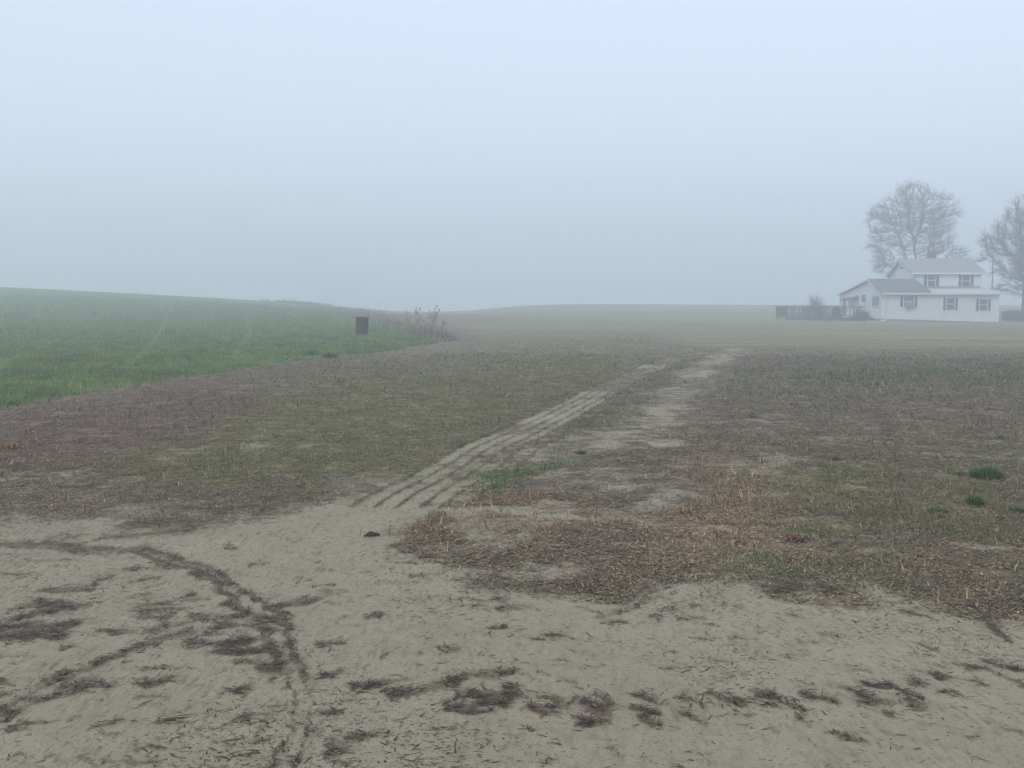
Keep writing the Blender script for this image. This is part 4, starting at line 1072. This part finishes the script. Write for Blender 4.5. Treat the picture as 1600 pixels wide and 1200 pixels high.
def yard():
    # deck
    R = lambda s, t, z=0: O + Uv * s + Vv * t + Vector((0, 0, z))
    root = empty('deck', R(-9.1, 0), RZ); tag(root, 'dark weathered timber deck with railing left of the farmhouse', 'deck')
    root.location.z = 0
    fl = front(1260, 496.5)[1]; rl = front(1260, 478)[1]
    x1 = 6.5; d1 = 4.6; gz = float(terr(root.location.x + 3, root.location.y)) 
    m = MB(); x = 0.0
    while x < x1 - .02:
        m.box((x, .0, fl - .04), (x + .135, d1, fl)); x += .145
    x = x1
    while x < 9.0:
        m.box((x, 2.4, fl - .04), (x + .135, d1, fl)); x += .145
    m.build('floor', M['deckwood'], root)
    MB().box((0, -.05, fl - .16), (x1, -.005, fl - .05)).build('skirt_board', M['deckwood'], root)
    for px in np.linspace(.1, x1 - .15, 7):
        for py in (.05, d1 - .2): MB().box((px, py, gz - .3), (px + .12, py + .12, fl - .045)).build('leg', M['deckwood'], root)
    def rail(name, p, q, slat=.17, wv=.09):
        p, q = Vector(p), Vector(q); L = (q - p).length; d = (q - p) / L; n = Vector((-d.y, d.x, 0)); mb = MB()
        def bar(a, b, z0, z1, hw):
            c = [p + d * a - n * hw, p + d * b - n * hw, p + d * b + n * hw, p + d * a + n * hw]; mb.slab([(v.x, v.y, z1) for v in c], z1 - z0)
        bar(0, L, rl - .06, rl, .07); bar(0, L, rl - .2, rl - .12, .025); bar(0, L, fl + .1, fl + .18, .025)
        k = .05
        while k < L - .1:
            bar(k, k + wv, fl + .19, rl - .21, .02); k += slat
        k = 0
        while k <= L + .01:
            a = min(k, L - .1); bar(a, a + .1, fl + .005, rl - .065, .05); k += 1.6
        return mb.build(name, M['deckwood'], root)
    rail('railing', (0.05, .06, 0), (4.3, .06, 0), .17, .06); rail('railing', (.06, .2, 0), (.06, d1 - .1, 0), .2, .06); rail('railing', (.2, d1 - .06, 0), (8.9, d1 - .06, 0), .34, .045)
    for i in range(3): MB().box((5.0, -.3 * (i + 1), fl - .17 * (i + 1) - .04), (6.3, -.3 * i - .06, fl - .17 * (i + 1))).build('step', M['deckwood'], root)
    for sx in (4.9, 6.35):
        sr = MB()
        sr.box((sx, -.1, gz - .1), (sx + .11, 0.0, rl + .0)); sr.box((sx + .02, -1.0, gz - .1), (sx + .09, -.92, rl - .4))
        sr.slab([(sx + .0, -1.05, rl - .38), (sx + .1, -1.05, rl - .38), (sx + .1, -.1, rl - .02), (sx, -.1, rl - .02)], .06)
        sr.build('stair_rail', M['deckwood'], root)
    # covered grill on the deck
    p = at_depth(1306, 496, 102.5); p.z = fl
    g = empty('covered_grill', p); tag(g, 'black covered grill standing on the deck near the steps', 'grill')
    mb = MB(); ring = [(.62, .34, .0), (.62, .34, .55), (.66, .36, .75), (.5, .33, .98), (.3, .2, 1.06)]
    n = 20
    for (rx, ry, z) in ring:
        for k in range(n):
            t = 2 * PI * k / n; c, s = math.cos(t), math.sin(t); e = .45
            mb.v.append((rx * .62 * math.copysign(abs(c) ** e, c), ry * math.copysign(abs(s) ** e, s) + .01 * math.sin(5 * t), z + (.0 if z else .02 * math.sin(3 * t) + .03)))
    for i in range(len(ring) - 1):
        for k in range(n): mb.f.append((i * n + k, i * n + (k + 1) % n, (i + 1) * n + (k + 1) % n, (i + 1) * n + k))
    mb.f.append(tuple((len(ring) - 1) * n + k for k in range(n)))
    mb.build('cover', M['cloth'], g, True)
    for sx in (-.28, .28): MB().tube([(sx, -.2, .0), (sx, -.2, .05)], .03, 8).build('caster', M['iron'], g)
    # patio bench behind the slats
    p = at_depth(1272, 496, 102.0); p.z = fl
    bn = empty('patio_bench', p, .1); tag(bn, 'dark slatted bench on the deck behind the front railing', 'bench')
    s = MB()
    for i in range(4): s.box((-.75, -.2 + i * .12, .42), (.75, -.1 + i * .12, .46))
    s.build('seat', M['deckwood'], bn)
    s = MB()
    for i in range(4): s.box((-.75, .27 + i * .02, .52 + i * .12), (.75, .30 + i * .02, .61 + i * .12))
    s.build('backrest', M['deckwood'], bn)
    for sx in (-.72, .64):
        for sy in (-.2, .2): MB().box((sx, sy, 0), (sx + .08, sy + .07, .415 if sy < 0 else .95)).build('leg', M['deckwood'], bn)
    # shrubs and hedge
    p = at_depth(1275, 490, 108.0); p.z = float(terr(p.x, p.y))
    twig_bush('shrub', p, 1.25, 2.4, 240, .014, M['twig'], 'spreading bare shrub rising behind the deck railing', 'shrub', 21)
    p = at_depth(1346, 503, 99.5); p.z = float(terr(p.x, p.y)) - .03
    twig_bush('shrub', p, .72, 1.1, 700, .010, M['twig2'], 'round brown clipped shrub between the deck steps and house corner', 'shrub', 22, True)
    p = at_depth(1333, 503, 99.8); p.z = float(terr(p.x, p.y)) - .03
    twig_bush('shrub', p, .5, .55, 260, .010, M['twig2'], 'low brown shrub beside the deck steps', 'shrub', 23, True)
    p = at_depth(1612, 503, 103.0); p.z = float(terr(p.x, p.y)) - .05
    rng = np.random.default_rng(8)
    n = 5200; x = rng.uniform(-2.8, 4, n); y = rng.uniform(-.55, .55, n); z = rng.random(n) ** .7 * (1.02 + .12 * fbm(x, y, 1.2, 2, 3))
    A = np.c_[x, y, z * .75]; B = A + rng.normal(0, .16, (n, 3)) + np.array([0, 0, .2]); B[:, 2] = np.maximum(B[:, 2], .02)
    B[:, 2] = np.minimum(B[:, 2], 1.2)
    V, F = seg_tubes(A, B, np.full(n, .016), np.full(n, .008), 3)
    o = link('hedge', npmesh('hedge', V, [F]), M['hedge']); o.location = p
    tag(o, 'low brown leafless hedge beyond the right end of the farmhouse', 'hedge')
    # aerial mast behind the shed roof
    p = at_depth(1549.5, 470, 107.5); p.z = float(terr(p.x, p.y)); top = at_depth(1551, 398, 107.5).z - p.z
    r = empty('antenna_mast', p); tag(r, 'thin dark mast standing behind the right end of the farmhouse', 'mast')
    MB().tube([(0, 0, -.1), (0, 0, top)], [.06, .05], 8).build('pole', M['iron'], r)
    a = MB().tube([(-.5, 0, top - .1), (.5, .1, top - .1)], .018, 5)
    for q in (-.4, -.15, .1, .35): a.tube([(q, -.35, top - .1), (q, .4, top - .1)], .012, 4)
    a.build('aerial', M['iron'], r)

# ------------------------------------------------------------------ far woods, haze, light
HAZE = .0065
def haze():
    m = bpy.data.materials.new('fog'); m.use_nodes = True; nt = m.node_tree; nt.nodes.clear()
    o = nt.nodes.new('ShaderNodeOutputMaterial'); v = nt.nodes.new('ShaderNodeVolumePrincipled')
    v.inputs['Color'].default_value = (.875, .945, .985, 1); v.inputs['Density'].default_value = HAZE
    v.inputs['Density Attribute'].default_value = ''; v.inputs['Temperature Attribute'].default_value = ''
    v.inputs['Anisotropy'].default_value = .25
    nt.links.new(v.outputs[0], o.inputs['Volume'])
    b = MB().box((-680, -680, -16), (680, 680, 24)); h = b.build('haze', m); tag(h, 'even pale fog filling the air', 'fog', None, 'stuff')

def light():
    w = bpy.data.worlds.new('World'); S.world = w; w.use_nodes = True; nt = w.node_tree; nt.nodes.clear()
    out = nt.nodes.new('ShaderNodeOutputWorld'); bg = nt.nodes.new('ShaderNodeBackground')
    sky = nt.nodes.new('ShaderNodeTexSky'); sky.sky_type = 'NISHITA'; sky.sun_disc = False
    sky.sun_elevation = math.radians(38); sky.sun_rotation = math.radians(214); sky.air_density = 1.0; sky.dust_density = 6; sky.ozone_density = 1
    hs = nt.nodes.new('ShaderNodeHueSaturation'); hs.inputs['Saturation'].default_value = .42
    # overcast deck: evens the clear sky out, brightest overhead
    tc = nt.nodes.new('ShaderNodeTexCoord'); sp = nt.nodes.new('ShaderNodeSeparateXYZ')
    nt.links.new(tc.outputs['Generated'], sp.inputs[0])
    z = mth(nt, 'MAXIMUM', sp.outputs[2], 0.0)
    fac = mth(nt, 'MULTIPLY_ADD', z, .10, 1.42)
    nt.links.new(sky.outputs[0], hs.inputs['Color'])
    mx = mixc(nt, .6, hs.outputs[0], (5.1, 6.0, 7.5))
    ml = nt.nodes.new('ShaderNodeVectorMath'); ml.operation = 'SCALE'; nt.links.new(mx, ml.inputs[0]); nt.links.new(fac, ml.inputs['Scale'])
    nt.links.new(ml.outputs[0], bg.inputs['Color']); bg.inputs['Strength'].default_value = .134
    nt.links.new(bg.outputs[0], out.inputs[0])
    l = bpy.data.lights.new('Sun', 'SUN'); l.energy = .5; l.angle = math.radians(60); l.color = (1, .97, .93)
    o = bpy.data.objects.new('Sun', l); COL.objects.link(o)
    o.rotation_euler = (math.radians(52), 0, math.radians(-34))
    o.location = (0, 0, 60)

def camera():
    c = bpy.data.cameras.new('Camera'); c.sensor_width = 36; c.lens = F0 / W0 * 36; c.clip_start = .05; c.clip_end = 3000
    o = bpy.data.objects.new('Camera', c); COL.objects.link(o)
    o.location = (0, 0, EYE); o.rotation_euler = (PI / 2 - TH, 0, 0); S.camera = o

camera(); light(); haze()
build_ground(); scatter_all(); plants(); barrel(); farmhouse(); yard(); trees()
S.view_settings.view_transform = 'Standard'; S.view_settings.look = 'None'; S.view_settings.exposure = 0.0; S.view_settings.gamma = 1
cy = S.cycles
cy.volume_bounces = 4; cy.max_bounces = 8; cy.diffuse_bounces = 3; cy.transparent_max_bounces = 8
cy.use_denoising = True; cy.denoiser = 'OPENIMAGEDENOISE'; cy.denoising_input_passes = 'RGB_ALBEDO_NORMAL'; cy.denoising_prefilter = 'NONE'; cy.use_adaptive_sampling = False
